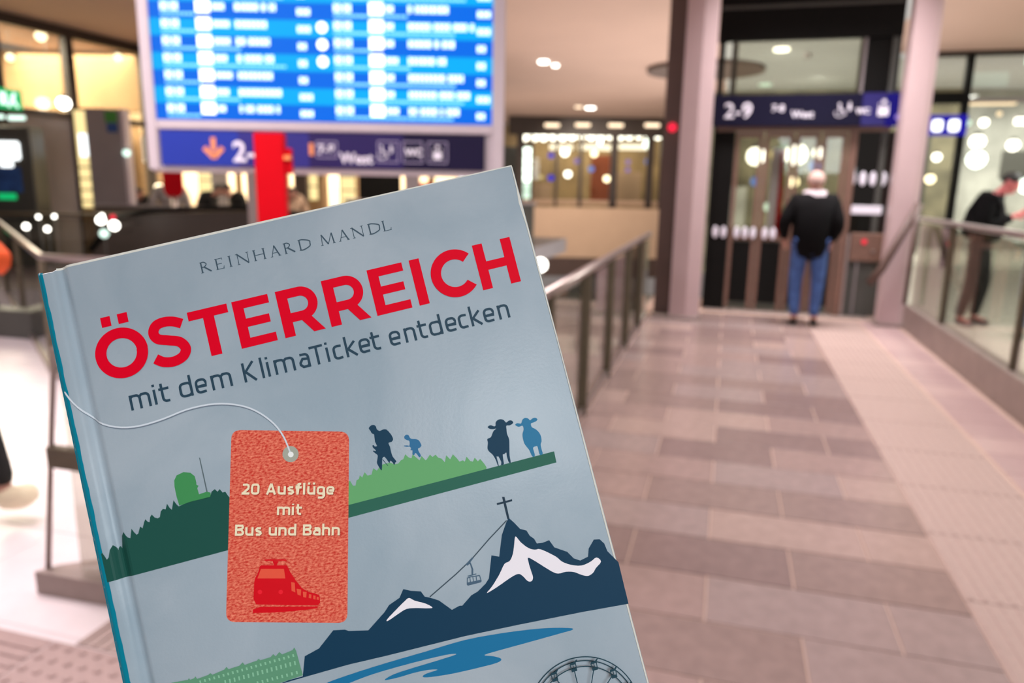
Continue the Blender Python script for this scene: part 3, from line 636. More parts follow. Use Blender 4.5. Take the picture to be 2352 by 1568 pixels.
# lights of the shops far behind the lift, seen through its glass
wK = thing('wall_behind_lift', None, None, kind='structure'); box('back_plane', (-1.2, 23.5, -1), (6, 23.6, 4.3), mat('mottled_shop_wall', (110, 104, 84), rough=.8, noise=.5, nscale=1.4), wK); box('green_panel', (1.3, 23.3, 1.6), (1.9, 23.4, 2.8), mat('green_shop_panel', (70, 100, 60), rough=.6), wK); box('pale_panel', (-.3, 23.2, .2), (.5, 23.3, 1.6), M_cool, wK)
for px_, z, r, m, lb_ in ((.66, 2.45, .26, E_white, 'broad white lamp behind the first lift door pane'), (.70, 1.75, .14, E_blue2, 'pale blue lamp low behind the first lift door pane'), (1.15, 2.5, .14, E_shelf, 'greenish lamp behind the second lift door pane'),
        (1.10, 1.05, .13, E_gwhite, 'white lamp low behind the second lift door pane'), (1.72, 2.5, .30, E_white, 'broad white lamp behind the third lift door pane'), (2.3, 2.55, .16, E_white, 'upper white lamp behind the fourth lift door pane'), (2.22, 2.2, .15, E_blue2, 'pale blue lamp behind the fourth lift door pane'), (1.72, 1.75, .15, E_warm, 'yellow lamp just left of the head of the person at the lift')):
    g_ = globe(lb_, (px_, 22.6, z), r, m); tube('arm', [(0, r * .8, 0), (0, .9, 0)], .02, M_dgrey, g_, 6)
for x_, y_ in ((.8, 16.5), (1.9, 20.5)): spot('shop_spot_behind_lift', (x_, y_, 4.2), 260, (.97, 1.0, .93), (x_ + .3, y_ + 3, 0), 150, .1)
# ceiling downlights over the atrium
for x, y, r, lb_, m in ((-4.25, 17.2, .115, 'larger ceiling light of the pair right of the departure board, upper', E_white), (-4.10, 17.75, .07, 'smaller ceiling light touching the upper pair right of the board', E_white),
                     (-5.0, 27.4, .17, 'round ceiling light low on the ceiling left of the lift', E_white), (-5.35, 27.0, .13, 'dim ceiling light overlapping the low round one left of the lift', E_soft),
                     (.80, 16.5, .15, 'bright oval ceiling light seen through the lift head window', E_white), (.72, 21.8, .16, 'dimmer ceiling light low in the lift head window', E_gwhite), (2.15, 12.0, .06, 'tiny warm ceiling light beside the right lift column', E_warm)):
    lamp(lb_, (x, y, 4.27), r, m, None, .05)
dt = thing('smoke_detector', 'small dark ceiling detector seen through the lift head window', 'detector', (1.35, 17.2, 4.24)); link('body', add_disc(bmesh.new(), (0, 0, 0), .07, .07, 'Z', 14), M_grey, dt); link('base', add_disc(bmesh.new(), (0, 0, .05), .09, .03, 'Z', 14), M_white, dt)

# ------------------------------------------------------------------ right shop front (cool white)
wQ = thing('window_3', None, None, (3.0, 17.5, 0), kind='structure')
box('frame_head', (.3, -.08, 4.20), (4.5, .08, 4.30), M_dark, wQ); box('mullion', (1.38, -.09, 0), (1.50, .09, 4.25), M_black, wQ); box('mullion', (-.6, -.09, 0), (-.5, .09, 4.25), M_black, wQ)
box('transom', (-.5, -.07, 3.30), (1.38, .07, 3.52), M_black, wQ); box('transom', (1.5, -.06, 3.32), (4.5, .06, 3.40), M_grey, wQ)
box('pane', (-.5, -.01, 0), (1.38, .01, 4.2), M_shopglass, wQ); box('pane', (1.5, -.01, 0), (4.5, .01, 4.2), M_shopglass, wQ)
wS = thing('wall_right', None, None, kind='structure')
box('back_plane', (2.0, 24, 0), (12, 24.1, 4.3), M_cool, wS); box('side_plane', (10, 8, 0), (10.1, 24, 4.3), M_cool, wS); box('dark_panel', (3.2, 21, 0), (4.7, 21.1, 3.0), M_dgrey, wS); box('dark_panel', (6.6, 22, 1.9), (7.4, 22.1, 2.6), M_dgrey, wS)
area('shop_lamp_right', (6.5, 20.5, 4.2), 5, 4, 800, (1.0, 1.0, .98))
sb = thing('shop_sign', 'small lit blue sign right of the right lift column', 'sign', (3.0, 17.2, 2.66)); box('sign_face', (.5, 0, 0), (1.46, .06, .40), E_signblue, sb, .01)
for x in (.92, 1.22): box('white_panel', (x - .09, -.03, .08), (x + .09, .0, .3), E_strong, sb, .03)
ex2 = thing('exit_sign', 'white and green exit sign at the top right photo edge', 'sign', (5.15, 15.9, 3.80))
box('housing', (-.22, 0, 0), (.45, .08, .30), E_gwhite, ex2, .01); bm = bmesh.new(); add_box(bm, (.16, -.006, .17), (.13, .01, .05)); add_box(bm, (.24, -.006, .17), (.10, .01, .03), Matrix.Rotation(.8, 4, 'Y')); add_box(bm, (.24, -.006, .17), (.10, .01, .03), Matrix.Rotation(-.8, 4, 'Y')); link('green_arrow', bm, E_green, ex2)
bt = thing('ceiling_light_or_glint', 'upper long warm strip light inside the right shop front', 'ceiling light', (5.5, 19.0, 3.42)); box('diffuser', (-.62, -.1, 0), (.3, .1, .07), E_soft, bt, .02); box('housing', (-.65, -.12, .07), (.35, .12, .12), M_grey, bt)
bt = thing('ceiling_light_or_glint', 'lower long white strip light inside the right shop front', 'ceiling light', (6.7, 19.5, 3.05)); box('diffuser', (-.7, -.1, 0), (1.2, .1, .13), E_white, bt, .02); box('housing', (-.72, -.12, .13), (1.25, .12, .18), M_grey, bt)
for x, z, r, m, lb_ in ((4.72, 2.98, .07, E_gwhite, 'small white spotlight just right of the dark mullion, right shop'), (5.02, 2.99, .09, E_white, 'round white spotlight second right of the dark mullion'), (4.95, 2.60, .15, E_white, 'large white spotlight below the row in the right shop'), (5.62, 2.53, .12, E_white, 'white spotlight level with the head of the person in black'),
        (4.98, 2.24, .19, E_cool, 'broad white lamp left of the person in black, right shop'), (4.22, 2.28, .09, E_white, 'white lamp low beside the right lift column'), (5.98, 1.72, .17, E_cool, 'white lamp in front of the chest of the person in black'), (4.15, 1.82, .10, E_warm, 'yellow lamp low beside the right lift column'), (5.28, 3.16, .05, E_soft, 'tiny dim lamp under the upper strip light, right shop')):
    globe(lb_, (x, 18.2, z), r, m)

lw = thing('low_wall', 'low grey-brown wall in front of the heads left of the red stele', 'wall', F(-5.9, 12.6), YAW)
box('body', (-1.15, 0, 0), (1.75, .15, 1.06), mat('grey_brown_wall', (96, 84, 74), rough=.7, noise=.12, nscale=2), lw, .01); box('coping', (-1.18, -.02, 1.06), (1.78, .17, 1.10), M_grey, lw, .01)

t = thing('display_case', 'tall warm display case with a white lit top, left of the grey pylon', 'display case', F(-7.62, 13.7, 0), YAW)
box('cabinet', (-.30, .05, 0), (.26, .5, 2.75), M_brownwall, t); box('lit_front', (-.26, .0, 1.0), (.22, .05, 2.7), E_shelf, t, .01); box('lit_panel', (-.20, -.03, 1.9), (.2, .0, 2.3), E_cab, t, .01); box('red_label', (.16, -.04, 1.75), (.22, -.03, 2.1), M_red, t)
for q in range(4): box('shelf', (-.26, -.08, 1.1 + q * .2), (.22, .0, 1.13 + q * .2), M_brownwall, t)
# ------------------------------------------------------------------ people
def skin(name, verts, edges, rad, m, parent, root=0, sub=1):
    me = bpy.data.meshes.new(name); me.from_pydata(verts, edges, []); me.materials.append(m)
    o = bpy.data.objects.new(name, me); COL.objects.link(o)
    md = o.modifiers.new('skin', 'SKIN'); md.use_smooth_shade = True
    for i, v in enumerate(me.skin_vertices[0].data):
        r = rad[i]; v.radius = r if isinstance(r, tuple) else (r, r); v.use_root = (i == root)
    sb_ = o.modifiers.new('sub', 'SUBSURF'); sb_.levels = sub; sb_.render_levels = sub
    o.parent = parent; return o
class G:
    def __init__(s): s.v = []; s.e = []; s.r = []
    def add(s, p, r, a=None):
        s.v.append(tuple(p)); s.r.append(r); i = len(s.v) - 1
        if a is not None: s.e.append((a, i))
        return i
    def chain(s, a, pts):
        for p, r in pts: a = s.add(p, r, a)
        return a
def hand(g, wrist, el, w, spread, thumb):
    """palm and five unequal, slightly curled fingers growing on from the wrist vertex"""
    W = Vector(w); d = (W - Vector(el)).normalized(); side = Vector(spread).normalized(); side = (side - d * side.dot(d)).normalized(); nrm = d.cross(side)
    palm = g.add(W + d * .05, (.036, .018), wrist)
    for k, (off, ln) in enumerate(((-.030, .070), (-.010, .085), (.010, .080), (.030, .060))):
        b = g.add(W + d * .085 + side * off, .010, palm); m_ = g.add(W + d * (.085 + ln * .5) + side * off * 1.1 + nrm * .006, .0088, b)
        g.add(W + d * (.085 + ln * .92) + side * off * 1.1 + nrm * .022, .007, m_)
    b = g.add(W + d * .030 + side * thumb * .040 + nrm * .006, .012, palm); g.add(W + d * .070 + side * thumb * .058 + nrm * .016, .009, b)
def person(label, loc, rotz, J, skin_m, top_m, leg_m, shoe_m, hair_m, bulk=1.0, hem=None, yoke=None, top_name='jacket', group=None, shoe_k=1.0):
    t = thing('person', label, 'person', loc, rotz, group)
    V = Vector
    g = G()
    pel = g.add(J['pelvis'], .12); wst = g.add(J['waist'], (.13, .10), pel); ch = g.add(J['chest'], (.155, .11), wst); nk = g.add(J['neck'], .052, ch)
    n2 = g.add(J['neck2'], .05, nk); hd = J['head']; up = V(J['headup']).normalized(); fw = V(J['headfw']).normalized(); fw = (fw - up * fw.dot(up)).normalized(); sd = up.cross(fw)
    h1 = g.add(V(hd) - up * .045, (.062, .072), n2); h2 = g.add(V(hd) + up * .015, (.078, .09), h1); h3 = g.add(V(hd) + up * .085, (.062, .07), h2)
    g.add(V(hd) + fw * .105 - up * .01, .014, h2)                              # nose
    g.add(V(hd) + fw * .085 - up * .075, .026, h1)                             # chin
    for s in (-1, 1): g.add(V(hd) + sd * s * .088 - up * .005, .018, h2)       # ears
    for s, n in ((1, 'l'), (-1, 'r')):
        sh = g.add(J['sh_' + n], .056, ch); el = g.add(J['el_' + n], .042, sh); wr = g.add(J['wr_' + n], .027, el)
        hand(g, wr, J['el_' + n], J['wr_' + n], J.get('spread_' + n, (0, 1, 0)), -1)
        hp = g.add(J['hip_' + n], .095, pel); kn = g.add(J['kn_' + n], .058, hp); an = g.add(J['an_' + n], .040, kn); g.add(J['toe_' + n], .035, an)
    skin('body', g.v, g.e, g.r, skin_m, t)
    # top: torso and sleeves, a little larger than the body
    g = G(); hem_p = hem or V(J['pelvis']) + V((0, 0, -.02))
    a = g.add(hem_p, (.185 * bulk, .15 * bulk)); b = g.add(J['waist'], (.175 * bulk, .145 * bulk), a); c = g.add(J['chest'], (.19 * bulk, .15 * bulk), b); d = g.add(V(J['neck']) + V((0, 0, -.02)), .085, c)
    for n in 'lr':
        sh = g.add(J['sh_' + n], .082 * bulk, c); el = g.add(J['el_' + n], .066 * bulk, sh); wr = g.add(V(J['wr_' + n]) * .93 + V(J['el_' + n]) * .07, .05, el)
    skin(top_name, g.v, g.e, g.r, top_m, t)
    if yoke:
        g = G(); c = g.add(V(J['chest']) + V((0, .04, .13)), (.225, .19)); g.add(V(J['neck']) + V((0, 0, .01)), .11, c)
        for n in 'lr': g.add(V(J['sh_' + n]) + V((0, .02, .05)), .112, c)
        skin('shoulder_yoke', g.v, g.e, g.r, yoke, t)
    g = G(); a = g.add(V(J['pelvis']) + V((0, 0, .03)), .135)
    for n in 'lr':
        hp = g.add(J['hip_' + n], .112, a); kn = g.add(J['kn_' + n], .078, hp); g.add(V(J['an_' + n]) + V((0, 0, .02)), .060, kn)
    skin('trousers', g.v, g.e, g.r, leg_m, t)
    for n in 'lr':
        an = V(J['an_' + n]); toe = V(J['toe_' + n]); dd = (toe - an); dd.normalize()
        g = G(); a = g.add(an + V((0, 0, -.015)) - dd * .04, .042 * shoe_k); b = g.add(an + dd * .06 + V((0, 0, -.028)), .046 * shoe_k, a); g.add(toe + dd * .03 , .038 * shoe_k, b)
        skin('shoe', g.v, g.e, g.r, shoe_m, t)
    bm = bmesh.new(); bmesh.ops.create_uvsphere(bm, u_segments=18, v_segments=12, radius=1)
    Mx = Matrix((( sd.x, fw.x, up.x, 0), (sd.y, fw.y, up.y, 0), (sd.z, fw.z, up.z, 0), (0, 0, 0, 1)))
    bmesh.ops.transform(bm, matrix=Matrix.Diagonal((.092, .108, .105, 1)), verts=bm.verts)
    kill = [v for v in bm.verts if (v.co.z < -.02 and v.co.y > -.03) or (v.co.y > .055 and v.co.z < .045) or v.co.z < -.07]
    bmesh.ops.delete(bm, geom=kill, context='VERTS'); bmesh.ops.transform(bm, matrix=Matrix.Translation(V(hd) + up * .035 - fw * .012) @ Mx, verts=bm.verts)
    link('hair', bm, hair_m, t, True)
    return t
M_skin = mat('skin_tone', (196, 142, 124), rough=.55, noise=.05, nscale=20)
M_skinp = mat('skin_pink', (214, 120, 120), rough=.55, noise=.05, nscale=20)
M_jblack = mat('black_jacket_cloth', (9, 8, 10), rough=.9, spec=.15, noise=.2, nscale=12)
M_jeans = mat('blue_denim', (62, 92, 150), rough=.85, noise=.28, nscale=14)
M_dpants = mat('dark_grey_denim', (44, 46, 48), rough=.85, noise=.2, nscale=12)
M_bpants = mat('black_trousers_cloth', (18, 17, 18), rough=.85, noise=.2, nscale=12)
M_shoe = mat('black_shoe_leather', (18, 16, 16), rough=.5, noise=.1, nscale=12)
M_cream = mat('cream_trainer', (236, 222, 190), rough=.6, noise=.04, nscale=12)
M_hgrey = mat('grey_pink_hair', (188, 156, 148), rough=.8, noise=.1, nscale=60)
M_hdark = mat('dark_hair', (20, 16, 15), rough=.6, noise=.1, nscale=60)
M_yoke = mat('pale_grey_cloth', (196, 184, 190), rough=.85, noise=.06, nscale=14)
M_jgrey = mat('grey_checked_cloth', (150, 142, 140), rough=.9, noise=.3, nscale=9)
M_jor = mat('orange_sleeve_cloth', (222, 84, 30), rough=.8, noise=.15, nscale=9)
J1 = dict(pelvis=(0, 0, .98), waist=(0, .01, 1.10), chest=(0, .0, 1.30), neck=(0, -.01, 1.47), neck2=(0, -.02, 1.53), head=(0, -.04, 1.615), headup=(0, -.12, 1), headfw=(.05, -1, -.15),
          sh_l=(.20, 0, 1.42), el_l=(.31, .06, 1.16), wr_l=(.27, -.14, .98), sh_r=(-.20, 0, 1.42), el_r=(-.27, .08, 1.15), wr_r=(-.22, -.12, .96), spread_l=(0, 0, 1), spread_r=(0, 0, 1),
          hip_l=(.10, 0, .92), kn_l=(.12, -.02, .50), an_l=(.10, .02, .085), toe_l=(.12, -.13, .035), hip_r=(-.10, 0, .92), kn_r=(-.12, -.02, .50), an_r=(-.11, .02, .085), toe_r=(-.14, -.13, .035))
person('person standing with their back to us at the lift, black jacket and blue jeans', (.93, 9.05, 0), math.radians(180), J1, M_skin, M_jblack, M_jeans, M_shoe, M_hgrey, 1.32, (0, .0, .72), M_yoke)
J2 = dict(J1); J2.update(chest=(0, -.02, 1.36), neck=(0, -.09, 1.53), neck2=(0, -.14, 1.58), head=(0, -.21, 1.65), headup=(0, -.55, 1), headfw=(0, -1, -.75), waist=(0, 0, 1.14), pelvis=(0, 0, 1.02),
          sh_l=(.20, -.03, 1.46), el_l=(.22, -.03, 1.16), wr_l=(.10, -.30, 1.30), sh_r=(-.20, -.03, 1.46), el_r=(-.24, -.02, 1.17), wr_r=(-.08, -.30, 1.30), spread_l=(0, 0, 1), spread_r=(0, 0, 1),
          hip_l=(.10, 0, .95), kn_l=(.13, -.08, .52), an_l=(.12, -.02, .085), toe_l=(.13, -.17, .035), hip_r=(-.10, 0, .95), kn_r=(-.13, .02, .52), an_r=(-.14, .10, .085), toe_r=(-.15, -.05, .035))
person('person in black jacket bending over a phone behind the right railing', (2.86, 9.85, 0), math.radians(68), J2, M_skinp, M_jblack, M_dpants, M_shoe, M_hdark, 1.65, (0, .01, .98))
ph = thing('phone', 'dark phone held by the person in black behind the right railing', 'phone', (3.29, 9.72, 1.42), math.radians(68)); box('case', (-.035, -.005, -.07), (.035, .005, .07), M_black, ph, .003); box('display', (-.031, .005, -.062), (.031, .0065, .062), E_gwhite, ph)
J3 = dict(J1); J3.update(kn_l=(.10, -.24, .50), an_l=(.09, -.36, .12), toe_l=(.09, -.50, .15), kn_r=(-.10, .04, .50), an_r=(-.10, .24, .12), toe_r=(-.10, .14, .03), el_l=(.20, -.40, 1.15), wr_l=(.06, -.22, 1.32), el_r=(-.26, .12, 1.15), wr_r=(-.26, .0, .94))
person('person striding in from the left photo edge with orange sleeve and cream trainers', (-3.45, 2.33, 0), math.radians(90), J3, M_skin, M_jor, M_bpants, M_cream, M_hdark, 1.0, shoe_k=1.4)
# people at the shops far left: seen above the far railing
JS = dict(J1); JS.update(chest=(0, -.05, 1.28), neck=(0, -.14, 1.42), neck2=(0, -.17, 1.46), head=(0, -.22, 1.52), headup=(0, -.4, 1), headfw=(0, -1, -.5))
for s, D_, rz, tm_, hm, lb_, kz in ((-6.85, 13.6, 40, M_bpants, M_hdark, 'stooped person with dark hair right of the grey pylon', -.17), (-6.05, 13.25, 200, M_jgrey, M_yoke, 'person in a grey checked coat leaning beside the red post sign', -.05),
        (-5.95, 14.6, 90, M_bpants, M_hdark, 'person in black just left of the red post sign', -.12), (-5.2, 14.2, -60, M_bpants, M_hdark, 'person in black just right of the red post sign', -.12), (-4.3, 14.4, 30, M_beige, M_hdark, 'person in a pale beige coat left of the red stele', -.14)):
    p = F(s, D_, 0); person(lb_, (p[0], p[1], 0), YAW + math.radians(rz), JS, M_skin, tm_, M_bpants, M_shoe, hm, 1.1).scale = (1, 1, 1 + kz)
fb = thing('floor', None, None, kind='structure'); box('floor_slab', (-12.0, 11.2, -.4), (-4.6, 22, -.003), M_grey, fb)
# platform under the escalator hood
box('floor_slab', (-9.6, 8.4, -.4), (-3.4, 11.2, -.003), M_grey, fb)

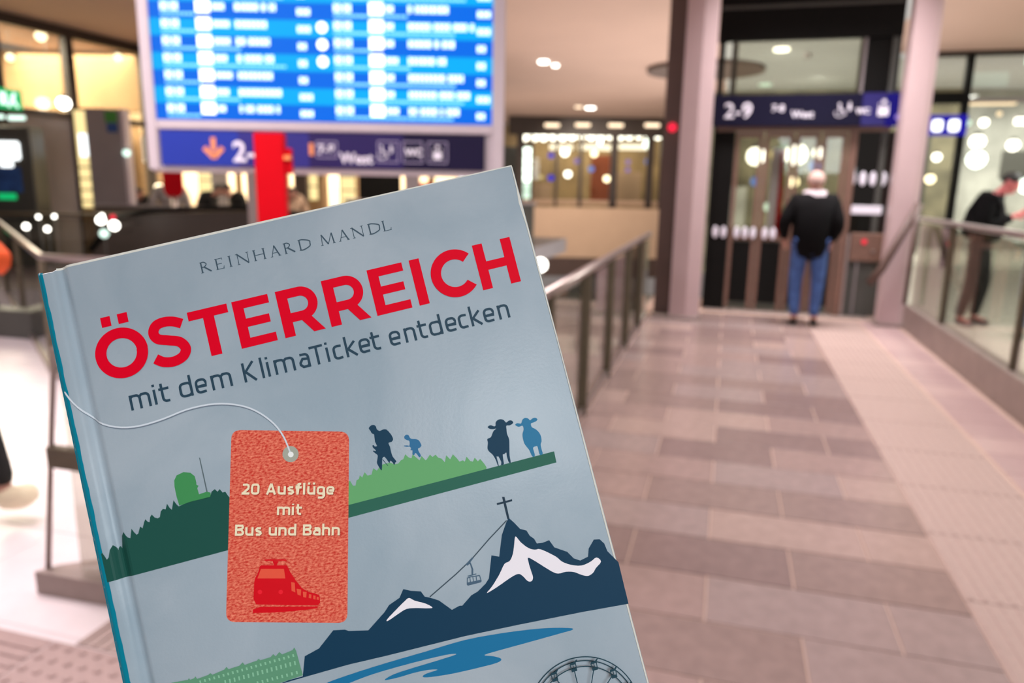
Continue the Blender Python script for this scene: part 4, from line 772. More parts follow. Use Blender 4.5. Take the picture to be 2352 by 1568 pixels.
# ------------------------------------------------------------------ the book, held up close to the lens
K = .001
ART = {
 'forest_hill': [[[2.07,-105.18],[1.96,-95.87],[2.39,-95.51],[2.84,-96.67],[3.37,-98.09],[4.02,-97.56],[4.74,-95.36],[5.69,-94.07],[6.33,-94.95],[6.71,-95.76],[7.45,-94.83],[7.93,-95.81],[8.99,-91.99],[9.99,-90.84],[10.6,-92.15],[11.01,-92.83],[11.79,-93.33],[12.74,-90.45],[13.3,-91.75],[13.92,-92.77],[14.52,-92.51],[15.49,-90.49],[16.16,-91.24],[16.92,-89.59],[17.54,-88.62],[18.16,-89.64],[18.65,-89.92],[19.17,-88.35],[19.82,-87.66],[20.54,-88.86],[21.4,-89.38],[22.14,-89.15],[22.77,-87.46],[23.6,-86.82],[24.42,-87.19],[25.21,-85.53],[25.77,-87.12],[26.31,-87.84],[27.42,-84.98],[28.22,-86.77],[28.66,-87.32],[31.4,-86.91],[33.97,-86.74],[38.99,-86.93],[39.75,-85.4],[40.94,-84.85],[41.61,-85.9],[42.46,-85.25],[43.16,-86.6],[44.02,-86.54],[44.66,-88.17],[45.35,-89.51],[41.48,-105.26]]],
 'radome': [[[28.84,-87.14],[28.63,-84.15],[28.66,-80.69],[28.99,-78.75],[30.08,-77.31],[32.43,-76.83],[34.51,-77.61],[35.61,-79.07],[35.68,-81.12],[35.55,-81.96],[36.16,-82.41],[35.58,-83.12],[35.71,-85.18],[38.28,-85.0],[39.42,-85.6],[39.09,-87.1],[33.94,-86.87],[31.37,-87.05]]],
 'mast': [[[38.22,-73.5],[38.54,-73.59],[38.55,-85.08],[38.13,-85.02]]],
 'meadow_hill': [[[81.04,-101.34],[83.31,-93.64],[84.21,-93.65],[84.71,-95.38],[85.56,-95.61],[86.29,-93.97],[87.14,-93.74],[87.74,-92.65],[88.31,-93.6],[89.47,-92.07],[90.18,-93.41],[91.54,-93.43],[92.57,-91.52],[93.57,-92.59],[94.71,-91.63],[95.99,-91.05],[98.49,-91.14],[99.66,-92.02],[101.01,-92.15],[102.13,-91.29],[102.97,-91.17],[104.02,-89.71],[104.94,-91.11],[105.76,-91.56],[106.4,-90.34],[107.17,-91.47],[108.2,-92.9],[109.2,-91.66],[110.16,-93.42],[110.67,-93.21],[112.03,-91.94],[112.71,-92.93],[113.88,-92.43],[114.51,-93.64],[115.52,-94.26],[116.31,-95.74],[117.32,-93.57],[118.31,-95.22],[119.59,-93.82],[120.58,-95.48],[121.18,-96.8],[122.38,-96.65],[122.93,-97.26],[123.89,-95.77],[124.74,-97.51],[125.56,-97.96],[126.51,-96.81],[127.24,-98.28],[128.2,-97.72],[129.13,-99.6],[129.6,-101.0],[129.32,-101.63]]],
 'green_band': [[[80.1,-105.32],[81.18,-101.22],[153.47,-101.72],[153.29,-105.58]]],
 'hiker': [[[94.23,-78.21],[94.41,-77.87],[94.73,-77.62],[95.11,-77.43],[95.52,-77.34],[95.93,-77.38],[96.3,-77.54],[96.56,-77.86],[96.73,-78.26],[96.73,-78.68],[96.77,-79.11],[97.09,-79.58],[97.53,-79.92],[98.0,-79.87],[98.53,-79.75],[99.17,-79.75],[99.8,-79.96],[100.33,-80.66],[100.75,-81.48],[101.02,-82.11],[101.18,-82.68],[101.29,-83.27],[101.27,-83.79],[101.02,-84.19],[100.62,-84.47],[99.99,-84.48],[99.46,-84.58],[99.5,-85.15],[99.68,-85.91],[99.66,-86.71],[99.63,-87.58],[99.65,-88.5],[99.78,-89.43],[100.24,-90.41],[100.61,-91.21],[100.43,-91.45],[100.11,-91.55],[99.93,-91.91],[99.77,-92.18],[99.59,-92.08],[99.44,-91.85],[99.44,-91.71],[99.4,-91.49],[99.07,-90.91],[98.7,-90.46],[98.47,-90.8],[98.28,-91.19],[98.13,-91.07],[97.94,-90.62],[97.57,-89.62],[97.14,-88.73],[96.69,-88.7],[96.28,-89.1],[96.05,-89.77],[95.84,-90.66],[95.53,-91.83],[95.22,-92.77],[95.03,-92.92],[94.85,-92.56],[94.52,-91.63],[94.25,-90.6],[94.19,-90.12],[94.3,-89.65],[94.7,-88.72],[95.04,-87.81],[94.87,-87.33],[94.53,-86.96],[94.15,-86.47],[93.85,-86.06],[93.86,-85.85],[94.03,-85.8],[94.31,-85.97],[94.6,-86.14],[94.77,-86.06],[94.8,-85.83],[94.51,-85.42],[94.18,-84.94],[94.06,-84.46],[94.08,-84.08],[94.28,-83.96],[94.52,-84.01],[94.61,-84.27],[94.75,-84.55],[95.2,-84.7],[95.57,-84.59],[95.43,-83.97],[95.22,-83.05],[95.35,-81.81],[95.49,-80.71],[95.4,-80.41],[95.22,-80.34],[94.99,-80.16],[94.78,-79.92],[94.69,-79.57],[94.61,-79.15],[94.38,-78.67]],[[96.18,-89.49],[96.42,-89.5],[97.61,-91.97],[97.41,-91.94]]],
 'small_hiker': [[[105.19,-83.73],[105.59,-83.49],[106.05,-83.41],[106.4,-83.58],[106.66,-83.88],[106.75,-84.25],[106.83,-84.65],[107.06,-85.0],[107.4,-85.28],[107.88,-85.42],[108.42,-85.55],[108.98,-85.81],[109.47,-86.18],[109.75,-86.77],[109.9,-87.39],[110.01,-87.87],[109.99,-88.26],[109.7,-88.57],[109.31,-88.8],[108.91,-88.86],[108.6,-88.98],[108.56,-89.39],[108.66,-89.96],[108.89,-90.7],[109.03,-91.39],[108.78,-91.84],[108.41,-91.95],[108.13,-91.41],[107.87,-90.72],[107.64,-90.31],[107.42,-90.12],[107.17,-90.4],[106.91,-90.71],[106.58,-90.63],[106.35,-90.32],[106.54,-89.69],[106.71,-89.08],[106.37,-88.92],[106.04,-88.85],[106.21,-88.6],[106.42,-88.29],[106.34,-87.92],[106.11,-87.6],[105.75,-87.51],[105.3,-87.45],[104.76,-87.24],[104.33,-87.01],[104.23,-86.85],[104.38,-86.78],[104.85,-86.86],[105.41,-86.99],[105.82,-87.22],[106.14,-87.24],[106.37,-86.54],[106.44,-85.75],[106.2,-85.47],[105.83,-85.29],[105.39,-84.94],[105.05,-84.54],[105.02,-84.11]]],
 'dark_cow': [[[133.38,-87.93],[133.51,-87.75],[133.78,-87.61],[134.05,-87.53],[134.29,-87.52],[134.55,-87.57],[134.79,-87.66],[135.01,-87.82],[135.23,-88.01],[135.44,-88.15],[135.67,-88.22],[135.89,-88.23],[136.08,-88.12],[136.2,-87.83],[136.28,-87.42],[136.42,-87.06],[136.66,-86.81],[136.96,-86.6],[137.28,-86.46],[137.62,-86.38],[137.98,-86.37],[138.32,-86.41],[138.65,-86.52],[138.97,-86.7],[139.23,-86.9],[139.42,-87.15],[139.55,-87.42],[139.67,-87.65],[139.75,-87.82],[139.82,-87.95],[139.97,-87.99],[140.26,-87.9],[140.62,-87.72],[140.97,-87.61],[141.28,-87.6],[141.59,-87.66],[141.84,-87.77],[142.05,-87.97],[142.22,-88.23],[142.3,-88.47],[142.26,-88.65],[142.13,-88.81],[141.92,-88.94],[141.6,-89.07],[141.21,-89.17],[140.81,-89.23],[140.41,-89.15],[140.01,-89.02],[139.7,-89.06],[139.54,-89.39],[139.48,-89.88],[139.42,-90.39],[139.33,-90.86],[139.26,-91.34],[139.23,-91.87],[139.3,-92.44],[139.42,-93.05],[139.46,-93.72],[139.36,-94.46],[139.17,-95.26],[138.96,-96.13],[138.72,-97.1],[138.46,-98.14],[138.25,-99.11],[138.15,-100.05],[138.1,-100.93],[138.01,-101.52],[137.83,-101.71],[137.61,-101.61],[137.43,-101.3],[137.33,-100.72],[137.28,-99.94],[137.26,-99.23],[137.32,-98.66],[137.42,-98.17],[137.41,-97.88],[137.18,-97.9],[136.84,-98.11],[136.54,-98.28],[136.33,-98.23],[136.17,-98.13],[136.03,-98.27],[135.92,-98.84],[135.83,-99.65],[135.75,-100.35],[135.71,-100.84],[135.69,-101.24],[135.58,-101.5],[135.27,-101.62],[134.87,-101.62],[134.62,-101.5],[134.66,-101.28],[134.85,-100.95],[134.94,-100.51],[134.83,-99.83],[134.63,-99.04],[134.44,-98.48],[134.3,-98.34],[134.16,-98.43],[134.05,-98.51],[133.95,-98.37],[133.87,-98.23],[133.81,-98.44],[133.79,-99.38],[133.8,-100.68],[133.77,-101.59],[133.68,-101.79],[133.57,-101.61],[133.47,-101.26],[133.42,-100.78],[133.39,-100.13],[133.3,-99.45],[133.13,-98.75],[132.92,-98.03],[132.68,-97.39],[132.4,-96.92],[132.09,-96.53],[131.84,-96.15],[131.66,-95.77],[131.54,-95.38],[131.52,-94.93],[131.67,-94.33],[131.93,-93.66],[132.13,-93.06],[132.16,-92.57],[132.14,-92.15],[132.25,-91.83],[132.61,-91.69],[133.11,-91.64],[133.54,-91.53],[133.83,-91.26],[134.07,-90.92],[134.3,-90.58],[134.54,-90.25],[134.78,-89.92],[135.05,-89.64],[135.45,-89.43],[135.89,-89.26],[136.08,-89.14],[135.86,-89.09],[135.4,-89.08],[134.95,-89.04],[134.57,-88.94],[134.21,-88.81],[133.9,-88.64],[133.64,-88.41],[133.45,-88.16]]],
 'blue_cow': [[[142.75,-89.48],[142.93,-89.34],[143.23,-89.22],[143.54,-89.17],[143.82,-89.25],[144.1,-89.4],[144.35,-89.51],[144.55,-89.58],[144.73,-89.62],[144.93,-89.53],[145.15,-89.22],[145.39,-88.79],[145.66,-88.44],[145.97,-88.25],[146.31,-88.15],[146.65,-88.13],[146.98,-88.21],[147.3,-88.36],[147.58,-88.56],[147.79,-88.84],[147.95,-89.16],[148.15,-89.35],[148.41,-89.29],[148.71,-89.09],[149.03,-88.94],[149.38,-88.89],[149.75,-88.88],[150.07,-88.95],[150.34,-89.13],[150.57,-89.38],[150.67,-89.62],[150.6,-89.81],[150.41,-89.98],[150.15,-90.12],[149.82,-90.22],[149.43,-90.29],[149.05,-90.35],[148.69,-90.36],[148.35,-90.36],[148.11,-90.49],[148.0,-90.84],[147.99,-91.32],[148.09,-91.76],[148.35,-92.07],[148.72,-92.34],[149.09,-92.66],[149.43,-93.08],[149.76,-93.56],[150.02,-94.06],[150.2,-94.58],[150.32,-95.13],[150.37,-95.68],[150.35,-96.24],[150.26,-96.79],[150.14,-97.28],[149.95,-97.62],[149.72,-97.9],[149.55,-98.27],[149.47,-98.85],[149.45,-99.53],[149.44,-100.16],[149.48,-100.71],[149.53,-101.21],[149.46,-101.56],[149.16,-101.74],[148.73,-101.77],[148.42,-101.6],[148.33,-101.14],[148.34,-100.48],[148.36,-99.87],[148.36,-99.37],[148.37,-98.91],[148.31,-98.58],[148.16,-98.43],[147.95,-98.41],[147.7,-98.43],[147.37,-98.44],[147.0,-98.49],[146.73,-98.68],[146.66,-99.1],[146.69,-99.66],[146.72,-100.2],[146.73,-100.7],[146.72,-101.18],[146.63,-101.51],[146.38,-101.68],[146.03,-101.7],[145.74,-101.47],[145.56,-100.84],[145.44,-99.96],[145.3,-99.19],[145.12,-98.69],[144.93,-98.3],[144.74,-97.9],[144.54,-97.45],[144.35,-96.99],[144.21,-96.49],[144.15,-95.91],[144.14,-95.28],[144.16,-94.69],[144.2,-94.18],[144.28,-93.7],[144.41,-93.23],[144.66,-92.74],[144.96,-92.24],[145.18,-91.77],[145.27,-91.28],[145.27,-90.81],[145.13,-90.48],[144.77,-90.42],[144.27,-90.5],[143.83,-90.52],[143.52,-90.39],[143.26,-90.19],[143.06,-90.0],[142.88,-89.82],[142.75,-89.64]]],
 'mountain': [[[55.09,-150.76],[57.1,-144.79],[62.05,-143.66],[67.78,-139.32],[71.46,-140.15],[72.58,-140.9],[78.75,-142.44],[85.2,-138.23],[87.17,-136.41],[90.99,-135.1],[92.9,-132.68],[95.04,-133.84],[98.29,-134.97],[99.13,-136.95],[100.71,-137.74],[103.38,-139.44],[106.8,-143.54],[109.62,-142.94],[110.45,-143.17],[114.19,-140.73],[116.6,-140.09],[119.74,-138.33],[121.21,-136.98],[123.93,-129.87],[126.36,-130.99],[129.0,-124.29],[131.43,-120.71],[132.65,-119.34],[134.07,-121.43],[135.51,-123.97],[137.47,-125.04],[138.1,-127.0],[139.32,-128.45],[139.79,-130.14],[141.77,-130.46],[144.13,-130.21],[145.24,-132.98],[149.14,-135.61],[150.73,-138.28],[152.69,-139.58],[155.61,-139.05],[156.53,-136.52],[159.05,-134.07],[161.02,-134.52],[162.17,-136.28],[162.57,-139.08],[165.28,-143.64],[165.13,-150.09],[164.99,-157.84],[148.68,-156.13],[126.44,-154.23],[108.87,-152.94],[95.75,-152.43],[82.76,-151.93],[69.97,-151.24],[55.0,-151.15],[46.17,-151.12],[50.49,-150.69]]],
 'small_snowfield': [[[85.48,-140.69],[86.56,-139.97],[88.13,-139.03],[89.59,-138.17],[90.75,-137.48],[91.79,-136.89],[92.65,-136.43],[93.25,-136.12],[93.66,-135.95],[94.08,-135.97],[94.49,-136.24],[94.9,-136.69],[95.53,-137.24],[96.6,-137.88],[97.89,-138.6],[98.99,-139.3],[99.85,-140.0],[100.52,-140.67],[100.76,-141.1],[100.38,-141.16],[99.58,-140.97],[98.64,-140.72],[97.62,-140.41],[96.47,-140.03],[95.36,-139.71],[94.35,-139.45],[93.37,-139.25],[92.41,-139.18],[91.5,-139.31],[90.61,-139.58],[89.6,-139.91],[88.27,-140.37],[86.84,-140.88],[85.79,-141.2],[85.26,-141.24],[85.13,-141.08]]],
 'snowfield': [[[133.35,-125.93],[133.72,-126.34],[134.1,-127.29],[134.57,-128.27],[135.2,-129.16],[135.92,-130.08],[136.64,-130.84],[137.31,-131.35],[137.97,-131.69],[138.63,-131.96],[139.2,-132.03],[139.76,-132.02],[140.58,-132.37],[141.94,-133.39],[143.56,-134.77],[144.89,-136.0],[145.61,-136.87],[146.04,-137.59],[146.59,-138.26],[147.4,-138.94],[148.32,-139.57],[149.31,-140.12],[150.39,-140.62],[151.54,-141.04],[152.69,-141.28],[153.85,-141.27],[155.0,-141.09],[156.04,-140.87],[156.93,-140.54],[157.7,-140.16],[158.35,-140.07],[158.95,-140.47],[159.42,-141.15],[159.5,-141.82],[158.95,-142.38],[158.02,-142.92],[157.2,-143.42],[156.73,-143.88],[156.38,-144.29],[155.95,-144.63],[155.34,-144.92],[154.64,-145.14],[153.94,-145.19],[153.27,-145.02],[152.6,-144.68],[151.89,-144.26],[151.14,-143.74],[150.36,-143.14],[149.56,-142.64],[148.73,-142.29],[147.88,-142.03],[147.01,-141.84],[146.1,-141.8],[145.17,-141.84],[144.29,-141.71],[143.61,-141.44],[142.98,-141.01],[141.97,-140.09],[140.12,-138.17],[137.89,-135.77],[136.22,-134.15],[135.57,-133.9],[135.49,-134.43],[135.49,-135.19],[135.46,-136.11],[135.53,-137.27],[135.59,-138.32],[135.65,-139.17],[135.71,-139.93],[135.68,-140.56],[135.51,-141.07],[135.25,-141.46],[134.93,-141.68],[134.54,-141.74],[134.1,-141.63],[133.66,-141.33],[133.24,-140.71],[132.82,-139.9],[132.4,-139.21],[132.02,-138.73],[131.63,-138.37],[131.07,-138.18],[130.31,-138.2],[129.38,-138.39],[128.22,-138.71],[126.68,-139.22],[124.91,-139.85],[123.26,-140.41],[121.67,-140.89],[120.19,-141.29],[119.4,-141.4],[119.65,-141.09],[120.58,-140.5],[121.63,-139.74],[122.67,-138.82],[123.82,-137.74],[124.9,-136.68],[125.83,-135.61],[126.68,-134.55],[127.46,-133.77],[128.16,-133.49],[128.8,-133.47],[129.4,-133.29],[129.99,-132.77],[130.55,-132.08],[131.05,-131.3],[131.48,-130.42],[131.86,-129.45],[132.23,-128.51],[132.6,-127.45],[132.97,-126.42]]],
 'summit_cross': [[[132.23,-112.0],[133.06,-112.22],[132.88,-119.73],[132.11,-119.66]],[[129.97,-113.56],[135.33,-113.66],[135.26,-114.31],[129.95,-114.23]]],
 'cable': [[[131.67,-119.89],[124.57,-124.17],[117.01,-129.21],[110.91,-132.46],[100.65,-137.33],[100.81,-137.66],[111.09,-132.79],[117.21,-129.52],[124.78,-124.48],[131.87,-120.21]]],
 'cable_car': [[[116.53,-129.99],[116.7,-130.88],[116.9,-132.64],[116.44,-134.3],[115.91,-134.15],[116.33,-132.48],[116.27,-131.02],[115.93,-130.33]],[[114.67,-130.5],[117.54,-128.74],[117.99,-129.03],[115.4,-131.04]],[[114.52,-134.19],[117.53,-134.26],[117.5,-134.55],[114.56,-134.54]],[[114.16,-134.85],[113.58,-136.97],[113.85,-137.05],[114.43,-134.93]],[[114.18,-135.1],[115.3,-134.99],[118.4,-135.35],[118.43,-135.02],[115.31,-134.67],[114.14,-134.77]],[[118.3,-135.11],[118.38,-137.17],[118.66,-137.16],[118.58,-135.11]],[[113.8,-136.36],[118.48,-136.65],[118.64,-137.2],[118.27,-137.48],[113.8,-137.37],[113.66,-137.08]],[[115.04,-134.86],[114.82,-136.57],[115.07,-136.61],[115.29,-134.89]],[[116.01,-134.96],[115.85,-136.61],[116.1,-136.64],[116.26,-134.99]],[[117.14,-134.93],[116.96,-136.66],[117.21,-136.7],[117.39,-134.97]]],
 'lake': [[[60.91,-155.18],[62.51,-154.82],[65.61,-154.59],[69.22,-154.42],[73.21,-154.28],[77.71,-154.19],[82.23,-154.13],[86.58,-154.12],[90.94,-154.14],[95.32,-154.16],[99.73,-154.11],[104.16,-154.06],[108.57,-154.15],[112.94,-154.46],[117.28,-154.93],[121.62,-155.48],[126.12,-156.13],[130.6,-156.87],[134.59,-157.63],[138.02,-158.43],[140.95,-159.25],[143.08,-159.91],[144.21,-160.35],[144.53,-160.64],[144.3,-160.83],[143.7,-160.91],[142.54,-160.9],[140.55,-160.86],[137.26,-160.82],[133.13,-160.76],[129.26,-160.7],[126.02,-160.64],[123.04,-160.57],[120.31,-160.53],[117.56,-160.48],[115.06,-160.45],[113.61,-160.56],[113.86,-160.87],[115.16,-161.32],[116.41,-161.8],[117.35,-162.31],[118.24,-162.85],[118.7,-163.32],[118.65,-163.69],[118.18,-163.98],[117.14,-164.16],[115.38,-164.19],[113.06,-164.11],[110.51,-163.98],[107.7,-163.83],[104.65,-163.64],[101.82,-163.41],[99.26,-163.13],[96.9,-162.81],[95.01,-162.51],[93.67,-162.24],[92.8,-161.99],[92.36,-161.74],[92.39,-161.48],[92.85,-161.23],[93.62,-161.04],[95.0,-160.98],[96.68,-160.98],[97.6,-160.9],[97.24,-160.66],[96.12,-160.35],[94.74,-160.08],[93.16,-159.89],[91.33,-159.75],[89.59,-159.66],[88.11,-159.65],[86.71,-159.69],[85.23,-159.68],[83.27,-159.6],[81.24,-159.46],[80.13,-159.27],[80.48,-158.96],[81.75,-158.59],[83.4,-158.3],[85.27,-158.16],[87.5,-158.11],[89.98,-158.07],[92.85,-158.05],[95.96,-158.04],[98.76,-158.02],[101.32,-157.98],[103.58,-157.93],[104.77,-157.81],[104.56,-157.58],[103.29,-157.28],[101.21,-157.01],[98.22,-156.8],[94.41,-156.61],[90.37,-156.47],[86.04,-156.37],[81.47,-156.32],[77.37,-156.35],[73.91,-156.52],[70.92,-156.78],[68.61,-156.99],[67.38,-157.16],[66.83,-157.29],[66.0,-157.17],[63.99,-156.62],[61.71,-155.83]]],
 'palace': [[[5.3,-141.09],[15.29,-141.25],[20.04,-141.75],[20.43,-141.27],[20.68,-141.93],[21.97,-141.81],[22.46,-141.33],[22.84,-142.26],[26.41,-142.02],[27.18,-141.65],[27.72,-142.3],[31.55,-141.82],[32.47,-141.2],[32.97,-142.04],[36.44,-141.95],[37.69,-141.22],[38.17,-142.15],[42.18,-141.91],[42.77,-141.49],[43.23,-142.11],[46.51,-142.06],[47.57,-141.37],[48.17,-142.24],[49.59,-141.25],[50.26,-142.24],[53.75,-141.84],[54.51,-141.16],[54.83,-142.36],[55.19,-150.43],[48.13,-150.77],[36.24,-150.87],[3.63,-149.14]]],
 'palace_windows': [[[53.35,-143.09],[53.89,-143.16],[53.89,-144.04],[53.38,-143.98]],[[51.83,-143.08],[52.37,-143.15],[52.37,-144.03],[51.87,-143.97]],[[50.31,-143.07],[50.85,-143.15],[50.86,-144.02],[50.35,-143.96]],[[48.8,-143.06],[49.34,-143.14],[49.34,-144.01],[48.84,-143.95]],[[47.29,-143.05],[47.83,-143.13],[47.83,-144.01],[47.33,-143.94]],[[45.78,-143.05],[46.32,-143.12],[46.32,-144.0],[45.82,-143.93]],[[44.27,-143.04],[44.81,-143.11],[44.81,-143.99],[44.31,-143.92]],[[42.76,-143.03],[43.3,-143.11],[43.3,-143.98],[42.8,-143.91]],[[41.26,-143.02],[41.8,-143.1],[41.8,-143.97],[41.3,-143.91]],[[39.76,-143.01],[40.29,-143.09],[40.3,-143.96],[39.8,-143.9]],[[38.26,-143.01],[38.79,-143.08],[38.8,-143.95],[38.3,-143.89]],[[36.76,-143.0],[37.3,-143.07],[37.3,-143.94],[36.8,-143.88]],[[35.26,-142.99],[35.8,-143.06],[35.8,-143.94],[35.31,-143.87]],[[33.77,-142.98],[34.3,-143.06],[34.31,-143.93],[33.81,-143.86]],[[32.28,-142.97],[32.81,-143.05],[32.82,-143.92],[32.32,-143.85]],[[30.79,-142.97],[31.32,-143.04],[31.33,-143.91],[30.83,-143.85]],[[29.3,-142.96],[29.83,-143.03],[29.84,-143.9],[29.34,-143.84]],[[27.81,-142.95],[28.34,-143.02],[28.35,-143.89],[27.86,-143.83]],[[26.33,-142.94],[26.86,-143.02],[26.87,-143.88],[26.37,-143.82]],[[24.85,-142.93],[25.38,-143.01],[25.38,-143.88],[24.89,-143.81]],[[23.36,-142.93],[23.89,-143.0],[23.9,-143.87],[23.41,-143.8]],[[53.41,-145.26],[53.95,-145.34],[53.85,-146.66],[53.35,-146.6]],[[51.9,-145.24],[52.44,-145.32],[52.34,-146.64],[51.84,-146.57]],[[50.39,-145.22],[50.93,-145.3],[50.83,-146.62],[50.33,-146.55]],[[48.88,-145.2],[49.42,-145.28],[49.32,-146.6],[48.82,-146.53]],[[47.38,-145.18],[47.92,-145.26],[47.82,-146.58],[47.31,-146.51]],[[45.87,-145.16],[46.41,-145.24],[46.31,-146.56],[45.81,-146.49]],[[44.37,-145.14],[44.91,-145.22],[44.81,-146.54],[44.31,-146.47]],[[42.87,-145.12],[43.41,-145.2],[43.31,-146.51],[42.81,-146.45]],[[41.37,-145.1],[41.91,-145.18],[41.81,-146.49],[41.31,-146.43]],[[39.88,-145.08],[40.41,-145.16],[40.32,-146.47],[39.82,-146.41]],[[38.38,-145.06],[38.92,-145.14],[38.82,-146.45],[38.32,-146.39]],[[36.89,-145.04],[37.42,-145.12],[37.33,-146.43],[36.83,-146.37]],[[35.4,-145.02],[35.93,-145.1],[35.84,-146.41],[35.34,-146.35]],[[33.91,-145.0],[34.44,-145.08],[34.35,-146.39],[33.86,-146.33]],[[32.42,-144.98],[32.96,-145.06],[32.87,-146.37],[32.37,-146.3]],[[30.94,-144.96],[31.47,-145.04],[31.38,-146.35],[30.89,-146.28]],[[53.32,-148.48],[53.86,-148.55],[53.82,-149.58],[53.32,-149.51]],[[51.73,-148.43],[52.27,-148.51],[52.24,-149.53],[51.73,-149.47]],[[50.14,-148.39],[50.68,-148.47],[50.65,-149.49],[50.15,-149.42]],[[48.56,-148.35],[49.1,-148.42],[49.07,-149.45],[48.56,-149.38]],[[46.98,-148.3],[47.52,-148.38],[47.49,-149.4],[46.98,-149.34]],[[45.4,-148.26],[45.94,-148.34],[45.91,-149.36],[45.41,-149.29]],[[43.82,-148.22],[44.36,-148.3],[44.33,-149.32],[43.83,-149.25]],[[42.25,-148.18],[42.78,-148.25],[42.75,-149.27],[42.25,-149.21]],[[40.67,-148.13],[41.21,-148.21],[41.18,-149.23],[40.68,-149.16]]],
 'cord': [[[0.91,-41.61],[1.37,-42.7],[2.06,-44.29],[2.95,-45.98],[4.08,-47.74],[5.39,-49.61],[6.74,-51.31],[8.04,-52.77],[9.37,-54.06],[10.85,-55.21],[12.52,-56.21],[14.33,-57.06],[16.22,-57.74],[18.18,-58.24],[20.22,-58.56],[22.41,-58.74],[24.79,-58.74],[27.31,-58.6],[29.86,-58.37],[32.4,-58.01],[34.95,-57.57],[37.47,-57.27],[39.98,-57.17],[42.48,-57.21],[44.83,-57.38],[46.99,-57.7],[49.02,-58.14],[50.97,-58.71],[52.87,-59.4],[54.69,-60.21],[56.38,-61.13],[57.9,-62.15],[59.28,-63.27],[60.58,-64.52],[61.85,-65.93],[63.04,-67.46],[64.06,-69.0],[64.86,-70.53],[65.5,-72.07],[66.0,-73.58],[66.37,-75.1],[66.61,-76.6],[66.78,-77.86],[66.89,-78.79],[66.93,-79.48],[66.95,-79.94],[67.49,-79.93],[67.47,-79.46],[67.42,-78.76],[67.31,-77.8],[67.14,-76.53],[66.9,-75.0],[66.52,-73.43],[66.0,-71.88],[65.35,-70.29],[64.52,-68.72],[63.47,-67.14],[62.26,-65.57],[60.96,-64.13],[59.62,-62.85],[58.2,-61.7],[56.64,-60.66],[54.91,-59.71],[53.05,-58.89],[51.12,-58.18],[49.14,-57.61],[47.07,-57.15],[44.87,-56.83],[42.49,-56.66],[39.96,-56.62],[37.42,-56.72],[34.87,-57.03],[32.31,-57.47],[29.79,-57.82],[27.26,-58.05],[24.76,-58.19],[22.41,-58.19],[20.26,-58.02],[18.26,-57.7],[16.35,-57.22],[14.5,-56.55],[12.74,-55.73],[11.12,-54.75],[9.69,-53.64],[8.39,-52.38],[7.12,-50.96],[5.79,-49.28],[4.49,-47.44],[3.39,-45.7],[2.52,-44.05],[1.84,-42.49],[1.38,-41.4]]],
 'cord_edge': [[[0.98,-42.04],[1.44,-43.13],[2.13,-44.71],[3.02,-46.4],[4.14,-48.16],[5.45,-50.02],[6.8,-51.72],[8.09,-53.17],[9.42,-54.46],[10.89,-55.6],[12.55,-56.6],[14.35,-57.45],[16.24,-58.13],[18.19,-58.62],[20.23,-58.95],[22.41,-59.12],[24.79,-59.13],[27.31,-58.98],[29.85,-58.76],[32.39,-58.4],[34.94,-57.96],[37.46,-57.66],[39.98,-57.56],[42.48,-57.6],[44.84,-57.77],[47.0,-58.09],[49.03,-58.53],[50.99,-59.1],[52.89,-59.8],[54.72,-60.61],[56.41,-61.53],[57.94,-62.55],[59.32,-63.68],[60.63,-64.93],[61.91,-66.34],[63.1,-67.88],[64.12,-69.42],[64.92,-70.96],[65.56,-72.51],[66.07,-74.02],[66.44,-75.55],[66.68,-77.05],[66.85,-78.31],[66.96,-79.25],[67.0,-79.94],[67.02,-80.4],[67.41,-80.39],[67.39,-79.93],[67.35,-79.22],[67.23,-78.27],[67.06,-77.0],[66.82,-75.48],[66.45,-73.91],[65.93,-72.37],[65.28,-70.79],[64.45,-69.22],[63.41,-67.64],[62.2,-66.08],[60.91,-64.65],[59.57,-63.38],[58.16,-62.23],[56.6,-61.19],[54.88,-60.25],[53.03,-59.42],[51.09,-58.72],[49.12,-58.14],[47.06,-57.69],[44.87,-57.37],[42.48,-57.2],[39.97,-57.16],[37.42,-57.26],[34.88,-57.56],[32.32,-58.0],[29.8,-58.36],[27.27,-58.58],[24.77,-58.73],[22.41,-58.72],[20.26,-58.55],[18.25,-58.23],[16.34,-57.75],[14.48,-57.08],[12.71,-56.25],[11.09,-55.27],[9.65,-54.16],[8.35,-52.89],[7.07,-51.46],[5.74,-49.78],[4.44,-47.94],[3.33,-46.2],[2.46,-44.54],[1.78,-42.98],[1.32,-41.89]]],
 'eyelet': [[[69.79,-80.61],[69.55,-81.27],[69.15,-81.83],[68.62,-82.26],[67.99,-82.54],[67.31,-82.64],[66.63,-82.55],[65.98,-82.29],[65.42,-81.86],[64.99,-81.31],[64.7,-80.66],[64.59,-79.96],[64.66,-79.26],[64.9,-78.6],[65.3,-78.04],[65.83,-77.6],[66.45,-77.33],[67.13,-77.23],[67.82,-77.31],[68.46,-77.58],[69.02,-78.0],[69.46,-78.56],[69.75,-79.21],[69.86,-79.91]]],
 'eyelet_hole': [[[68.2,-80.3],[68.05,-80.63],[67.79,-80.88],[67.45,-81.0],[67.09,-80.98],[66.76,-80.82],[66.51,-80.54],[66.38,-80.19],[66.39,-79.82],[66.54,-79.48],[66.8,-79.24],[67.14,-79.11],[67.5,-79.14],[67.83,-79.3],[68.08,-79.57],[68.21,-79.92]]],
